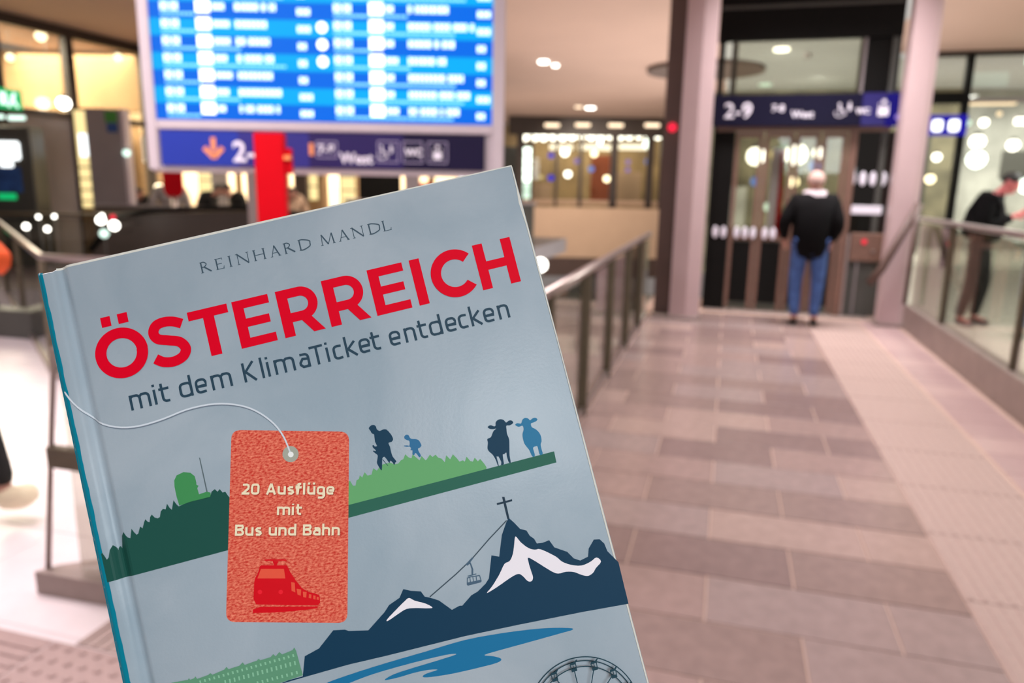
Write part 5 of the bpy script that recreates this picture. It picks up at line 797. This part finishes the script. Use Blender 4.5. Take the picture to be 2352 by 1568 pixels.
 'tag': [[[49.57,-70.3],[49.89,-69.38],[50.33,-68.68],[50.9,-68.2],[51.59,-67.93],[52.41,-67.89],[53.35,-68.06],[84.56,-76.71],[85.48,-77.06],[86.19,-77.53],[86.68,-78.13],[86.96,-78.85],[87.02,-79.7],[86.87,-80.68],[73.46,-135.31],[73.16,-136.19],[72.72,-136.86],[72.17,-137.32],[71.49,-137.56],[70.68,-137.59],[69.75,-137.41],[38.22,-128.24],[37.35,-127.9],[36.68,-127.45],[36.22,-126.88],[35.95,-126.19],[35.89,-125.39],[36.04,-124.47]]],
 'train': [[[46.68,-117.55],[47.32,-116.21],[48.29,-115.24],[49.61,-112.97],[50.06,-112.82],[58.07,-115.04],[58.54,-117.25],[59.63,-120.32],[61.11,-123.51],[62.91,-125.25],[64.64,-126.15],[66.05,-127.24],[65.7,-129.63],[64.81,-130.21],[57.3,-128.1],[45.79,-124.59],[45.33,-122.68]],[[44.42,-125.85],[46.91,-125.66],[64.99,-130.6],[64.19,-131.07],[56.89,-129.91],[50.36,-128.55],[44.18,-126.94]],[[51.51,-111.21],[58.25,-113.07],[58.15,-113.5],[51.4,-111.74]],[[53.85,-112.41],[55.79,-112.95],[54.74,-114.26],[54.1,-114.08]]],
 'train_windows': [[[49.74,-113.91],[56.85,-115.88],[56.62,-119.0],[47.98,-116.6]],[[58.18,-120.61],[59.23,-121.18],[58.74,-124.23],[57.69,-123.38]],[[59.39,-123.17],[60.76,-123.82],[60.18,-125.73],[59.24,-125.06]],[[61.13,-124.62],[62.26,-125.07],[61.73,-126.79],[60.87,-126.34]],[[62.89,-125.94],[63.58,-126.27],[63.23,-127.49],[62.49,-127.07]],[[64.1,-126.69],[64.78,-127.02],[64.51,-128.19],[63.83,-127.86]],[[65.11,-127.39],[65.67,-127.69],[65.46,-128.59],[64.84,-128.28]]],
 'train_lamps': [[[48.52,-121.23],[48.34,-121.56],[48.03,-121.75],[47.65,-121.74],[47.32,-121.55],[47.12,-121.22],[47.1,-120.84],[47.28,-120.51],[47.6,-120.32],[47.97,-120.32],[48.3,-120.51],[48.5,-120.85]],[[54.95,-123.03],[54.78,-123.36],[54.46,-123.55],[54.08,-123.55],[53.75,-123.35],[53.55,-123.02],[53.54,-122.63],[53.71,-122.3],[54.03,-122.11],[54.41,-122.12],[54.74,-122.31],[54.94,-122.65]]],
}
book = bpy.data.objects.new('book', None); COL.objects.link(book); book.empty_display_size = .02
_X = Vector((0.881096, 0.412287, 0.231708)); _Y = Vector((-0.333238, 0.193564, 0.92276)); _Z = Vector((0.335592, -0.890254, 0.307938))
book.matrix_world = Matrix(((_X.x, _Y.x, _Z.x, -0.22045), (_X.y, _Y.y, _Z.y, 0.19321), (_X.z, _Y.z, _Z.z, 1.51854), (0, 0, 0, 1)))
tag(book, 'hardcover travel book with a pale blue cover and red title, held up close', 'book')
BW, BH, BT = 165.0, 245.0, 20.0
def relief(u):
    """depth of the cover surface in mm: rounded spine edge, hinge groove, flat board"""
    if u < 1.6: return -1.6 * (1 - u / 1.6) ** 2
    if u < 4.2: return 0.0
    if u < 10.6: return -1.9 * .5 * (1 - math.cos(2 * math.pi * (u - 4.2) / 6.4))
    return 0.0
CUTS = [.3, .7, 1.1, 1.6, 4.2, 4.9, 5.6, 6.3, 7.0, 7.7, 8.4, 9.1, 9.8, 10.6]
def printed(name, polys, m, layer, parent=None):
    """flat print on the cover: polygons in mm on the board, following the hinge relief"""
    bm = bmesh.new()
    for qi, poly in enumerate(polys if len(polys) < 9 else polys):
        vs = [bm.verts.new((x, y, qi * .004)) for x, y in poly]      # overlapping pieces of one print never share a plane
        try: f = bm.faces.new(vs)
        except ValueError: continue
        if f.calc_area() > 1e-9:
            f.normal_update()
            if f.normal.z < 0: f.normal_flip()
            bmesh.ops.triangulate(bm, faces=[f], ngon_method='EAR_CLIP')
    if min(v.co.x for v in bm.verts) < 10.6:
        for c in CUTS: bmesh.ops.bisect_plane(bm, geom=bm.verts[:] + bm.edges[:] + bm.faces[:], plane_co=(c, 0, 0), plane_no=(1, 0, 0))
    for v in bm.verts: v.co = Vector((v.co.x * K, v.co.y * K, (relief(v.co.x) + .035 * layer + v.co.z) * K))
    me = bpy.data.meshes.new(name); bm.to_mesh(me); bm.free(); me.materials.append(m)
    o = bpy.data.objects.new(name, me); COL.objects.link(o); o.parent = parent or cover
    return o
def ink(name, rgb, k=1.0, **kw):
    kw.setdefault('rough', .5); kw.setdefault('spec', .16)
    return mat(name, tuple(min(255, c * k) for c in rgb), **kw)
# cover board: light blue laminate, faint cloudy printing
M_cover = mat('cover_laminate', (176, 191, 204), rough=.36, spec=.3, bump=.05, bscale=900)
nt = M_cover.node_tree; b_ = nt.nodes['Principled BSDF']; tc = nt.nodes.new('ShaderNodeTexCoord')
n1 = nt.nodes.new('ShaderNodeTexNoise'); n1.inputs['Scale'].default_value = 14; n1.inputs['Detail'].default_value = 4; n1.inputs['Distortion'].default_value = 1.2; nt.links.new(tc.outputs['Object'], n1.inputs['Vector'])
rp_ = nt.nodes.new('ShaderNodeValToRGB'); rp_.color_ramp.elements[0].position = .35; rp_.color_ramp.elements[1].position = .68
rp_.color_ramp.elements[0].color = (*lin((160, 178, 190)), 1); rp_.color_ramp.elements[1].color = (*lin((180, 194, 204)), 1)
nt.links.new(n1.outputs['Fac'], rp_.inputs['Fac']); nt.links.new(rp_.outputs['Color'], b_.inputs['Base Color'])
M_teal = ink('teal_spine_cloth', (4, 132, 156), spec=.08)
M_paper = mat('page_paper', (232, 226, 212), rough=.8, noise=.05, nscale=300)
M_edge = mat('worn_or_lit_board_edge', (226, 224, 214), rough=.7, noise=.06, nscale=200)
us = [-.001, .3, .7, 1.1, 1.6, 4.2, 4.9, 5.6, 6.3, 7.0, 7.7, 8.4, 9.1, 9.8, 10.6, 60, 110, 163.8, 164.6, BW]
bm = bmesh.new(); top = []; bot = []
def cz(u): return relief(u) - (0 if u < 164 else (.35 if u < 164.9 else 1.0))
def yc(u): return -.9 if 0.5 < u < 5 else (-.35 if 7.5 > u >= 5 else 0)       # bruised top corner at the spine
for u in us:
    top.append((bm.verts.new((u * K, (yc(u) - .5) * K, cz(u) * K)), bm.verts.new((u * K, yc(u) * K, (cz(u) - .7) * K)), bm.verts.new((u * K, yc(u) * K, (cz(u) - 2.6) * K))))
    bot.append((bm.verts.new((u * K, -BH * K, cz(u) * K)), bm.verts.new((u * K, -BH * K, (cz(u) - 2.6) * K))))
for i in range(len(us) - 1):
    bm.faces.new((bot[i][0], bot[i + 1][0], top[i + 1][0], top[i][0])); bm.faces.new((top[i][0], top[i + 1][0], top[i + 1][1], top[i][1]))
    bm.faces.new((top[i][1], top[i + 1][1], top[i + 1][2], top[i][2])); bm.faces.new((top[i][2], top[i + 1][2], bot[i + 1][1], bot[i][1])); bm.faces.new((bot[i][1], bot[i + 1][1], bot[i + 1][0], bot[i][0]))
bm.faces.new((top[-1][0], bot[-1][0], bot[-1][1], top[-1][2], top[-1][1])); bm.faces.new((top[0][0], top[0][1], top[0][2], bot[0][1], bot[0][0]))
cover = link('front_cover', bm, M_cover, book, True)
def bx(name, lo, hi, m, bev=0.0): return box(name, [a * K for a in lo], [a * K for a in hi], m, book, bev * K)
bx('page_block', (3, -BH + 3, -BT + 3), (BW - 3.5, -3.2, -3.2), M_paper, .3)
bx('back_cover', (6.5, -BH, -BT), (BW, 0, -BT + 2.6), M_teal, .5)
bm = bmesh.new(); n = 14
ring = [((-.1 - 2.6 * math.sin(math.pi * i / n)) * K, (-1.2 - (BT - 2.0) * (i / n)) * K) for i in range(n + 1)]
ring2 = [(x + 1.6 * K, z) for x, z in ring]
vv = [[bm.verts.new((x, y * K, z)) for x, z in ring + ring2[::-1]] for y in (-.4, -BH)]
m_ = len(vv[0])
for i in range(m_): bm.faces.new((vv[0][i], vv[0][(i + 1) % m_], vv[1][(i + 1) % m_], vv[1][i]))
for row, rev in ((vv[0], 1), (vv[1], 0)):
    for i in range(n): bm.faces.new((row[i], row[i + 1], row[m_ - 2 - i], row[m_ - 1 - i]))
link('spine', bm, M_teal, book, True)
# print colours
I = dict(forest_hill=('forest_ink', (28, 84, 74)), radome=('radome_ink', (68, 150, 88)), mast=('mast_ink', (96, 112, 118)), meadow_hill=('meadow_ink', (108, 178, 116)), green_band=('band_ink', (46, 106, 88)),
         hiker=('hiker_ink', (18, 62, 88)), small_hiker=('small_hiker_ink', (52, 116, 160)), dark_cow=('dark_cow_ink', (18, 62, 88)), blue_cow=('blue_cow_ink', (48, 126, 168)), mountain=('mountain_ink', (8, 58, 86)),
         small_snowfield=('snow_ink', (252, 246, 252)), snowfield=('snow_ink', (252, 246, 252)), summit_cross=('cross_ink', (34, 58, 76)), cable=('cable_ink', (66, 82, 94)), cable_car=('cable_car_ink', (76, 102, 124)), lake=('lake_ink', (22, 118, 166)),
         palace=('palace_ink', (100, 158, 124)), palace_windows=('palace_window_ink', (142, 200, 164)), cord=('cord_ink', (222, 230, 238)), cord_edge=('cord_edge_ink', (120, 132, 146)), eyelet=('eyelet_ink', (176, 178, 164)), eyelet_hole=('eyelet_hole_ink', (250, 252, 250)),
         train=('train_ink', (226, 0, 24)), train_windows=('train_window_ink', (246, 92, 66)), train_lamps=('train_lamp_ink', (252, 30, 48)))
inks = {}
def getink(k):
    nm, c = I[k]
    if nm not in inks: inks[nm] = ink(nm, c)
    return inks[nm]
M_tag = ink('tag_cloth', (240, 84, 62), rough=.6)
nt = M_tag.node_tree; b_ = nt.nodes['Principled BSDF']; tc = nt.nodes.new('ShaderNodeTexCoord'); mp = nt.nodes.new('ShaderNodeMapping'); mp.inputs['Rotation'].default_value = (0, 0, math.radians(15)); mp.inputs['Scale'].default_value = (1, 1.9, 1)
nt.links.new(tc.outputs['Object'], mp.inputs['Vector']); n1 = nt.nodes.new('ShaderNodeTexNoise'); n1.inputs['Scale'].default_value = 950; n1.inputs['Detail'].default_value = 3; nt.links.new(mp.outputs[0], n1.inputs['Vector'])
rp_ = nt.nodes.new('ShaderNodeValToRGB'); rp_.color_ramp.elements[0].position = .34; rp_.color_ramp.elements[1].position = .70
rp_.color_ramp.elements[0].color = (*lin((212, 52, 40)), 1); rp_.color_ramp.elements[1].color = (*lin((255, 146, 116)), 1); nt.links.new(n1.outputs['Fac'], rp_.inputs['Fac'])
nt.links.new(rp_.outputs['Color'], b_.inputs['Base Color'])
tagp = printed('printed_tag', ART['tag'], M_tag, 2)
order = dict(forest_hill=1, radome=1, mast=1, meadow_hill=1, green_band=1.5, hiker=2.2, small_hiker=2.2, dark_cow=2.2, blue_cow=2.2, mountain=1, small_snowfield=2, snowfield=2, summit_cross=1.6, cable=1.8, cable_car=2.2, lake=1, palace=1.6, palace_windows=2.4,
             cord_edge=4.0, cord=4.8, eyelet=3.2, eyelet_hole=5.6, train=3, train_windows=3.8, train_lamps=3.8)
for k_, ly in order.items():
    par = tagp if k_ in ('eyelet', 'eyelet_hole', 'train', 'train_windows', 'train_lamps') else cover
    o = printed('printed_' + k_, ART[k_], getink(k_), ly, par)
# lettering -----------------------------------------------------------
def ring_poly(cx, cy, R, w, a0, a1, n=40, ky=1.0):
    A = [math.radians(a0 + (a1 - a0) * i / n) for i in range(n + 1)]
    q = []
    for i in range(n):
        a, b = A[i], A[i + 1]
        q.append([(cx + R * math.cos(a), cy + R * ky * math.sin(a)), (cx + R * math.cos(b), cy + R * ky * math.sin(b)), (cx + (R - w) * math.cos(b), cy + (R - w) * ky * math.sin(b)), (cx + (R - w) * math.cos(a), cy + (R - w) * ky * math.sin(a))])
    return q
def rect(x0, y0, x1, y1): return [(x0, y0), (x1, y0), (x1, y1), (x0, y1)]
def strokes(pts, w, cap=False):
    L, R_ = [], []
    n = len(pts)
    for i, p in enumerate(pts):
        a = pts[max(0, i - 1)]; b = pts[min(n - 1, i + 1)]; dx, dy = b[0] - a[0], b[1] - a[1]; l = math.hypot(dx, dy) or 1
        k = 1.0
        if 0 < i < n - 1:
            d1 = Vector((p[0] - a[0], p[1] - a[1])).normalized(); d2 = Vector((b[0] - p[0], b[1] - p[1])).normalized()
            k = 1 / max(.5, math.sqrt(max(0, (1 + d1.dot(d2)) / 2)))
        nx, ny = -dy / l * w / 2 * k, dx / l * w / 2 * k; L.append((p[0] + nx, p[1] + ny)); R_.append((p[0] - nx, p[1] - ny))
    return [[L[i], L[i + 1], R_[i + 1], R_[i]] for i in range(n - 1)]
def spl(pts, k=6):
    out = []; n = len(pts)
    for i in range(n - 1):
        p0, p1, p2, p3 = pts[max(i - 1, 0)], pts[i], pts[i + 1], pts[min(i + 2, n - 1)]
        for j in range(k):
            t = j / k; out.append(tuple(.5 * ((2 * p1[a]) + (-p0[a] + p2[a]) * t + (2 * p0[a] - 5 * p1[a] + 4 * p2[a] - p3[a]) * t * t + (-p0[a] + 3 * p1[a] - 3 * p2[a] + p3[a]) * t ** 3) for a in (0, 1)))
    out.append(pts[-1]); return out
T_, B_ = -25.15, -41.5
def let_E(x, w): return [rect(x, B_, x + 3.55, T_), rect(x, T_ - 3.0, x + w, T_), rect(x, -34.7, x + w * .93, -31.8), rect(x, B_, x + w, B_ + 3.0)]
def let_R(x):
    out = [rect(x, B_, x + 3.6, T_), rect(x + 3.5, T_ - 3.2, x + 7.56, T_), rect(x + 3.5, -36.75, x + 7.56, -33.55)]
    out += ring_poly(x + 7.5, -30.95, 5.8, 3.2, -90, 90, 22, 1.0)
    # outer radius equals half the bowl height
    out += [[(x + 6.4, -36.2), (x + 10.0, -35.7), (x + 13.85, B_), (x + 9.9, B_)]]
    return out
TITLE = []
TITLE.append([rect(17.1 - .2, -23.6, 20.0, -20.2), rect(22.35, -23.6, 25.6, -20.2)] + ring_poly(21.4, -33.3, 8.5, 3.6, 0, 360, 64))
TITLE.append(strokes(spl([(42.15, -28.35), (39.6, -27.0), (36.6, -26.45), (33.9, -27.1), (32.6, -29.3), (33.6, -31.6), (36.9, -32.9), (40.2, -34.2), (41.75, -36.7), (40.6, -39.1), (37.4, -40.25), (34.0, -39.7), (31.6, -38.0)]), 3.35))
TITLE.append([rect(44.5, T_ - 3.05, 57.8, T_), rect(49.3, B_, 52.95, T_)])
TITLE.append(let_E(59.45, 12.2)); TITLE.append(let_R(74.25)); TITLE.append(let_R(90.1)); TITLE.append(let_E(106.05, 12.3)); TITLE.append([rect(120.95, B_, 124.5, T_)])
TITLE.append(ring_poly(135.6, -33.3, 8.5, 3.6, 42, 318, 52)); TITLE.append([rect(143.65, B_, 147.2, T_), rect(153.8, B_, 157.35, T_), rect(147, -34.85, 154, -31.75)])
M_title = ink('title_ink', (234, 0, 38), spec=.06); M_sub = ink('subtitle_ink', (42, 70, 88)); M_auth = ink('author_ink', (66, 86, 100))
for poly in TITLE: printed('title_letter', poly, M_title, 2)
# subtitle: slim rounded-square sans, drawn as strokes (x height 5.0, capitals 6.5, line 0.78 mm)
SB = -52.95
def gl(ch, x, w, s=.84):
    xh, cap, r = 5.05, 6.6, max(1.15, s * .8); B = SB + s / 2; X = SB + xh - s / 2
    def arcp(cx, cy, a0, a1, n=5): return [(cx + r * math.cos(math.radians(a0 + (a1 - a0) * i / n)), cy + r * math.sin(math.radians(a0 + (a1 - a0) * i / n))) for i in range(n + 1)]
    x0, x1 = x + s / 2, x + w - s / 2; C = SB + cap - s / 2
    bowl = arcp(x0 + r, X - r, 180, 90) + arcp(x1 - r, X - r, 90, 0) + arcp(x1 - r, B + r, 0, -90) + arcp(x0 + r, B + r, -90, -180) + [(x0, X - r)]
    S_ = []
    if ch == 'i': S_ = [[(x0, SB), (x0, SB + xh)], [(x0, SB + 6.0), (x0, SB + 6.8)]]
    elif ch == 'l': S_ = [[(x0, SB + 7.1), (x0, SB)]]
    elif ch == 'K': S_ = [[(x0, SB), (x0, SB + cap)], [(x1 - .1, SB + cap), (x0 + .5, SB + 3.5), (x1, SB)]]
    elif ch == 'k': S_ = [[(x0, SB), (x0, SB + 7.1)], [(x1 - .2, SB + xh), (x0 + .5, SB + 2.7), (x1, SB)]]
    elif ch == 'T': S_ = [[(x, SB + cap - .38), (x + w, SB + cap - .38)], [(x + w / 2, SB + cap - .3), (x + w / 2, SB)]]
    elif ch == 't': S_ = [[(x0 + .5, SB + 6.5)] + [(x0 + .5, B + r)] + arcp(x0 + .5 + r, B + r, 180, 270)[1:] + [(x1 + .2, B)], [(x - .1, X), (x + w, X)]]
    elif ch == 'c': S_ = [[(x1, X - .1), (x1 - r, X)] + arcp(x0 + r, X - r, 90, 180) + arcp(x0 + r, B + r, 180, 270) + [(x1, B + .1)]]
    elif ch == 'e': S_ = [[(x0, SB + 2.45), (x1, SB + 2.45)] + arcp(x1 - r, X - r, 0, 90) + arcp(x0 + r, X - r, 90, 180) + arcp(x0 + r, B + r, 180, 270) + [(x1 - .1, B + .1)]]
    elif ch == 'd': S_ = [bowl, [(x1, SB), (x1, SB + 7.1)]]
    elif ch == 'a': S_ = [[(x0 + .2, X)] + arcp(x1 - r, X - r, 90, 0) + [(x1, SB)], [(x1, SB + 2.9)] + arcp(x0 + .9, SB + 2.0, 90, 180)[0:1] + [(x0, SB + 1.9)] + [(x0, SB + 1.3), (x0 + .8, B), (x1 - .6, B), (x1, B + .6)]]
    elif ch == 'n': S_ = [[(x0, SB), (x0, SB + xh)], [(x0, X - .5), (x0 + .9, X)] + arcp(x1 - r, X - r, 90, 0) + [(x1, SB)]]
    elif ch == 'm':
        xm = (x0 + x1) / 2; S_ = [[(x0, SB), (x0, SB + xh)], [(x0, X - .5), (x0 + .7, X)] + arcp(xm - r, X - r, 90, 0) + [(xm, SB)], [(xm, X - .6), (xm + .7, X)] + arcp(x1 - r, X - r, 90, 0) + [(x1, SB)]]
    elif ch == 'u' or ch == 'ü':
        S_ = [[(x0, SB + xh)] + arcp(x0 + r, B + r, 180, 270) + arcp(x1 - r, B + r, -90, 0)[:1] + [(x1, B + .3)], [(x1, SB), (x1, SB + xh)]]
        if ch == 'ü': S_ += [[(x0 + .3, SB + 6.0), (x0 + .3, SB + 7.3)], [(x1 - .3, SB + 6.0), (x1 - .3, SB + 7.3)]]
    elif ch == 'h': S_ = [[(x0, SB), (x0, SB + 7.1)], [(x0, X - .5), (x0 + .9, X)] + arcp(x1 - r, X - r, 90, 0) + [(x1, SB)]]
    elif ch == 'f': S_ = [[(x0 + .5, SB), (x0 + .5, SB + 7.1 - r)] + arcp(x0 + .5 + r, SB + 7.1 - s / 2 - r, 180, 90) + [(x1 + .3, SB + 7.1 - s / 2)], [(x - .2, X - .1), (x + w, X - .1)]]
    elif ch == 'g': S_ = [bowl, [(x1, X), (x1, SB - .6)] + arcp(x1 - r, SB - .6, 0, -90) + [(x0 + .2, SB - .6 - r)]]
    elif ch == 's': S_ = [[(x1 - .1, X), (x0 + .8, X), (x0 + .1, X - .7), (x0 + .3, SB + 2.9), (x1 - .3, SB + 2.2), (x1 - .1, B + .7), (x1 - .8, B), (x0, B)]]
    elif ch == '0': S_ = [arcp(x0 + r, C - r, 180, 90) + arcp(x1 - r, C - r, 90, 0) + arcp(x1 - r, B + r, 0, -90) + arcp(x0 + r, B + r, -90, -180) + [(x0, C - r)]]
    elif ch == '2': S_ = [[(x0, C - .1)] + arcp(x1 - r, C - r, 90, 0) + [(x1 - .1, SB + 3.6), (x0 + .3, B + .2)], [(x, B), (x + w, B)]]
    elif ch == 'A': S_ = [[(x0, SB), (x0 + (x1 - x0) / 2, C + s / 2)], [(x0 + (x1 - x0) / 2, C + s / 2), (x1, SB)], [(x0 + .9, SB + 1.9), (x1 - .9, SB + 1.9)]]
    elif ch == 'B': S_ = [[(x0, SB), (x0, SB + cap)], [(x0, C), (x1 - r, C)] + arcp(x1 - r, C - .9, 90, -90)[1:] + [(x0, SB + 3.5)], [(x0, SB + 3.5), (x1 - r + .2, SB + 3.5)] + arcp(x1 - r + .2, B + r, 90, -90)[1:] + [(x0, B)]]
    out = []
    for l in S_: out += strokes(l, s)
    return out
for ch, x, w_ in (('m', 20.5, 6.75), ('i', 28.3, .8), ('t', 30.3, 3.2), ('d', 36.7, 4.35), ('e', 42.0, 3.9), ('m', 47.3, 6.8), ('K', 58.0, 4.4), ('l', 64.0, .8), ('i', 66.0, .8), ('m', 68.5, 6.9), ('a', 76.8, 3.7), ('T', 80.9, 4.6), ('i', 86.3, .8), ('c', 88.5, 3.5), ('k', 92.8, 4.1), ('e', 97.5, 3.9), ('t', 101.7, 3.2),
                 ('e', 108.1, 3.9), ('n', 113.4, 3.9), ('t', 118.2, 3.2), ('d', 122.2, 4.45), ('e', 127.9, 3.9), ('c', 132.5, 3.5), ('k', 136.8, 4.1), ('e', 141.5, 3.9), ('n', 146.7, 3.9)):
    printed('subtitle_letter', gl(ch, x, w_), M_sub, 2)
# author line: small roman capitals with thin serifs, 3.75 mm tall
AB = -13.15; AH = 3.8
def se(x, y, w=.95): return rect(x - w / 2, y - .09, x + w / 2, y + .09)
def au(ch, x, w):
    t, th = .46, .24; y0, y1 = AB, AB + AH; st_ = lambda a, b, q: strokes([a, b], q)
    o = []
    if ch in 'REHDLI':
        xs = x + .4; o += [rect(xs - t / 2, y0, xs + t / 2, y1), se(xs, y0 + .09), se(xs, y1 - .09)]
    if ch == 'E' or ch == 'L':
        o += [rect(x + .4, y0, x + w, y0 + .2), [(x + w - .15, y0), (x + w + .12, y0 + .95), (x + w - .05, y0 + .95), (x + w - .4, y0 + .1)]]
    if ch == 'E': o += [rect(x + .4, y1 - .2, x + w - .2, y1), rect(x + .4, y0 + 1.8, x + w - .5, y0 + 2.0), rect(x + w - .35, y1 - .7, x + w - .2, y1)]
    if ch == 'R': o += strokes(spl([(x + .4, y1 - .12), (x + 1.4, y1 - .15), (x + 2.15, y1 - .9), (x + 1.4, y1 - 1.75), (x + .5, y1 - 1.8)]), .3) + strokes([(x + 1.2, y1 - 1.75), (x + w, y0 + .08)], t)
    if ch == 'D': o += strokes(spl([(x + .4, y1 - .12), (x + 1.6, y1 - .15), (x + w - .35, y1 - .95), (x + w - .2, y0 + 1.9), (x + w - .5, y0 + .9), (x + 1.6, y0 + .12), (x + .4, y0 + .12)]), .36)
    if ch == 'H': o += [rect(x + w - .4 - t / 2, y0, x + w - .4 + t / 2, y1), se(x + w - .4, y0 + .09), se(x + w - .4, y1 - .09), rect(x + .4, y0 + 1.8, x + w - .4, y0 + 2.02)]
    if ch == 'A': o += strokes([(x + .3, y0), (x + w / 2, y1 + .1)], th) + strokes([(x + w / 2 - .05, y1 + .1), (x + w - .3, y0)], t) + [rect(x + .75, y0 + 1.2, x + w - .75, y0 + 1.4), se(x + .3, y0 + .09, .8), se(x + w - .3, y0 + .09, .9)]
    if ch == 'N': o += [rect(x + .4 - th / 2, y0, x + .4 + th / 2, y1), rect(x + w - .3 - th / 2, y0, x + w - .3 + th / 2, y1), se(x + .4, y0 + .09), se(x + w - .3, y1 - .09), se(x + .1, y1 - .09, .7)] + strokes([(x + .25, y1), (x + w - .3, y0)], t)
    if ch == 'M': o += strokes([(x + .35, y0), (x + .65, y1)], th) + strokes([(x + .6, y1), (x + w / 2, y0 + .1)], t) + strokes([(x + w / 2, y0 + .1), (x + w - .75, y1)], th) + strokes([(x + w - .75, y1), (x + w - .4, y0)], t) + [se(x + .35, y0 + .09, .9), se(x + w - .4, y0 + .09, 1.0)]
    return o
for ch, x, w_ in (('R', 52.1, 3.4), ('E', 57.2, 2.7), ('I', 61.7, .9), ('N', 64.4, 4.1), ('H', 70.1, 4.0), ('A', 75.8, 3.3), ('R', 80.6, 3.5), ('D', 85.7, 4.1), ('M', 93.2, 4.9), ('A', 99.5, 3.5), ('N', 104.3, 4.0), ('D', 110.1, 4.1), ('L', 115.1, 2.8)):
    printed('author_letter', au(ch, x, w_), M_auth, 2)
# tag lettering, slanted with the tag
M_tagtxt = ink('tag_text_ink', (255, 240, 204)); M_tagtxs = ink('tag_text_outline_ink', (176, 60, 44))
TA = math.radians(-15.05)
GW = {'2': 4.7, '0': 5.0, ' ': 2.2, 'A': 6.0, 'u': 4.9, 'ü': 4.9, 's': 4.2, 'f': 3.5, 'l': 1.7, 'g': 4.9, 'e': 4.9, 'm': 8.0, 'i': 1.7, 't': 3.6, 'B': 5.2, 'n': 4.9, 'd': 4.9, 'a': 4.6, 'h': 4.9}
for s_, x, y, w_ in (('20 Ausflüge', 48.9, -88.8, 30.3), ('mit', 58.5, -98.3, 8.1), ('Bus und Bahn', 43.95, -101.3, 34.0)):
    tot = sum(GW[c] for c in s_) + .85 * (len(s_) - 1); kx = w_ / tot; ky = 3.6 / 6.6; px_ = 0.0
    for c in s_:
        if c != ' ':
            for dx, dy, ly, m_, sw in ((.22, -.22, 3.2, M_tagtxs, 1.3), (0, 0, 4.4, M_tagtxt, 1.3)):
                P_ = [[((px_ + (gx - 0)) * kx + dx, (gy - SB) * ky + dy) for gx, gy in q] for q in gl(c, 0, GW[c], sw)]
                P_ = [[(x + a * math.cos(TA) - b * math.sin(TA), y + a * math.sin(TA) + b * math.cos(TA)) for a, b in q] for q in P_]
                printed('tag_letter' if ly > 4 else 'tag_letter_outline', P_, m_, ly, tagp)
        px_ += GW[c] + .85
# ferris wheel print
ws_ = []; WC = (141.04, -188.8)
ws_ += ring_poly(*WC, 19.2, .34, 0, 360, 120) + ring_poly(*WC, 18.1, .34, 0, 360, 120) + ring_poly(*WC, 16.4, .34, 0, 360, 120) + ring_poly(*WC, 2.2, 2.0, 0, 360, 24)
for i in range(15):
    a = math.radians(113.3 + i * 24); c, s = math.cos(a), math.sin(a); cx_, cy_ = WC[0] + 16.9 * c, WC[1] + 16.9 * s
    ws_ += strokes([(WC[0] + 2 * c, WC[1] + 2 * s), (WC[0] + 16.3 * c, WC[1] + 16.3 * s)], .34)
    an = math.radians(-12)       # cabins hang level with the page
    def rot(x, y): return (cx_ + x, cy_ + y)
    ws_ += [[rot(-.95, -1.5), rot(.95, -1.5), rot(1.0, -.5), rot(-1.0, -.5)], [rot(-1.15, .7), rot(1.15, .7), rot(.8, 1.5), rot(-.8, 1.5)], [rot(-1.0, -.5), rot(-.7, -.5), rot(-.8, .8), rot(-1.1, .8)], [rot(.7, -.5), rot(1.0, -.5), rot(1.1, .8), rot(.8, .8)], [rot(-.12, -.5), rot(.12, -.5), rot(.12, .8), rot(-.12, .8)], [rot(.9, .9), rot(1.9, 2.0), rot(1.3, 2.0), rot(.4, 1.3)]]
printed('printed_ferris_wheel', ws_, ink('wheel_ink', (30, 66, 80)), 1)
# worn, pale rim on the fore edge; along the top a painted highlight
printed('worn_or_lit_edge', [[(6, -.75), (60, -.8), (110, -.5), (164.6, -.4), (164.6, .0), (6, 0)]], M_edge, .6)
printed('worn_or_lit_edge', [[(164.3, -244), (164.7, -244), (164.7, 0), (164.4, 0), (164.2, -9), (163.7, -14), (164.2, -22), (164.4, -70), (164.1, -120)]], M_edge, .6)

rnd = random.Random(5)
L_ = [(-.2, -BH + .5)]; R_ = []
v = -1.2
while v > -BH + 1:
    R_.append((1.9 + .9 * (-v / 140) + rnd.uniform(-.12, .12), v)); v -= rnd.uniform(1.5, 4.0)
printed('teal_spine_fold', [[(-.0, -1.2)] + [(.0, -BH + 1)] + [(x, y) for x, y in reversed(R_)]], M_teal, .8)
chips = []
for v in (-58.5, -60, -84, -90, -97, -101, -106, -112, -118, -124, -131):
    h = rnd.uniform(.5, 1.6); chips.append([(-.0, v), (.35, v + .1), (.45, v - h * .5), (.3, v - h), (-.0, v - h)])
printed('worn_chips', chips, M_edge, 1.6)
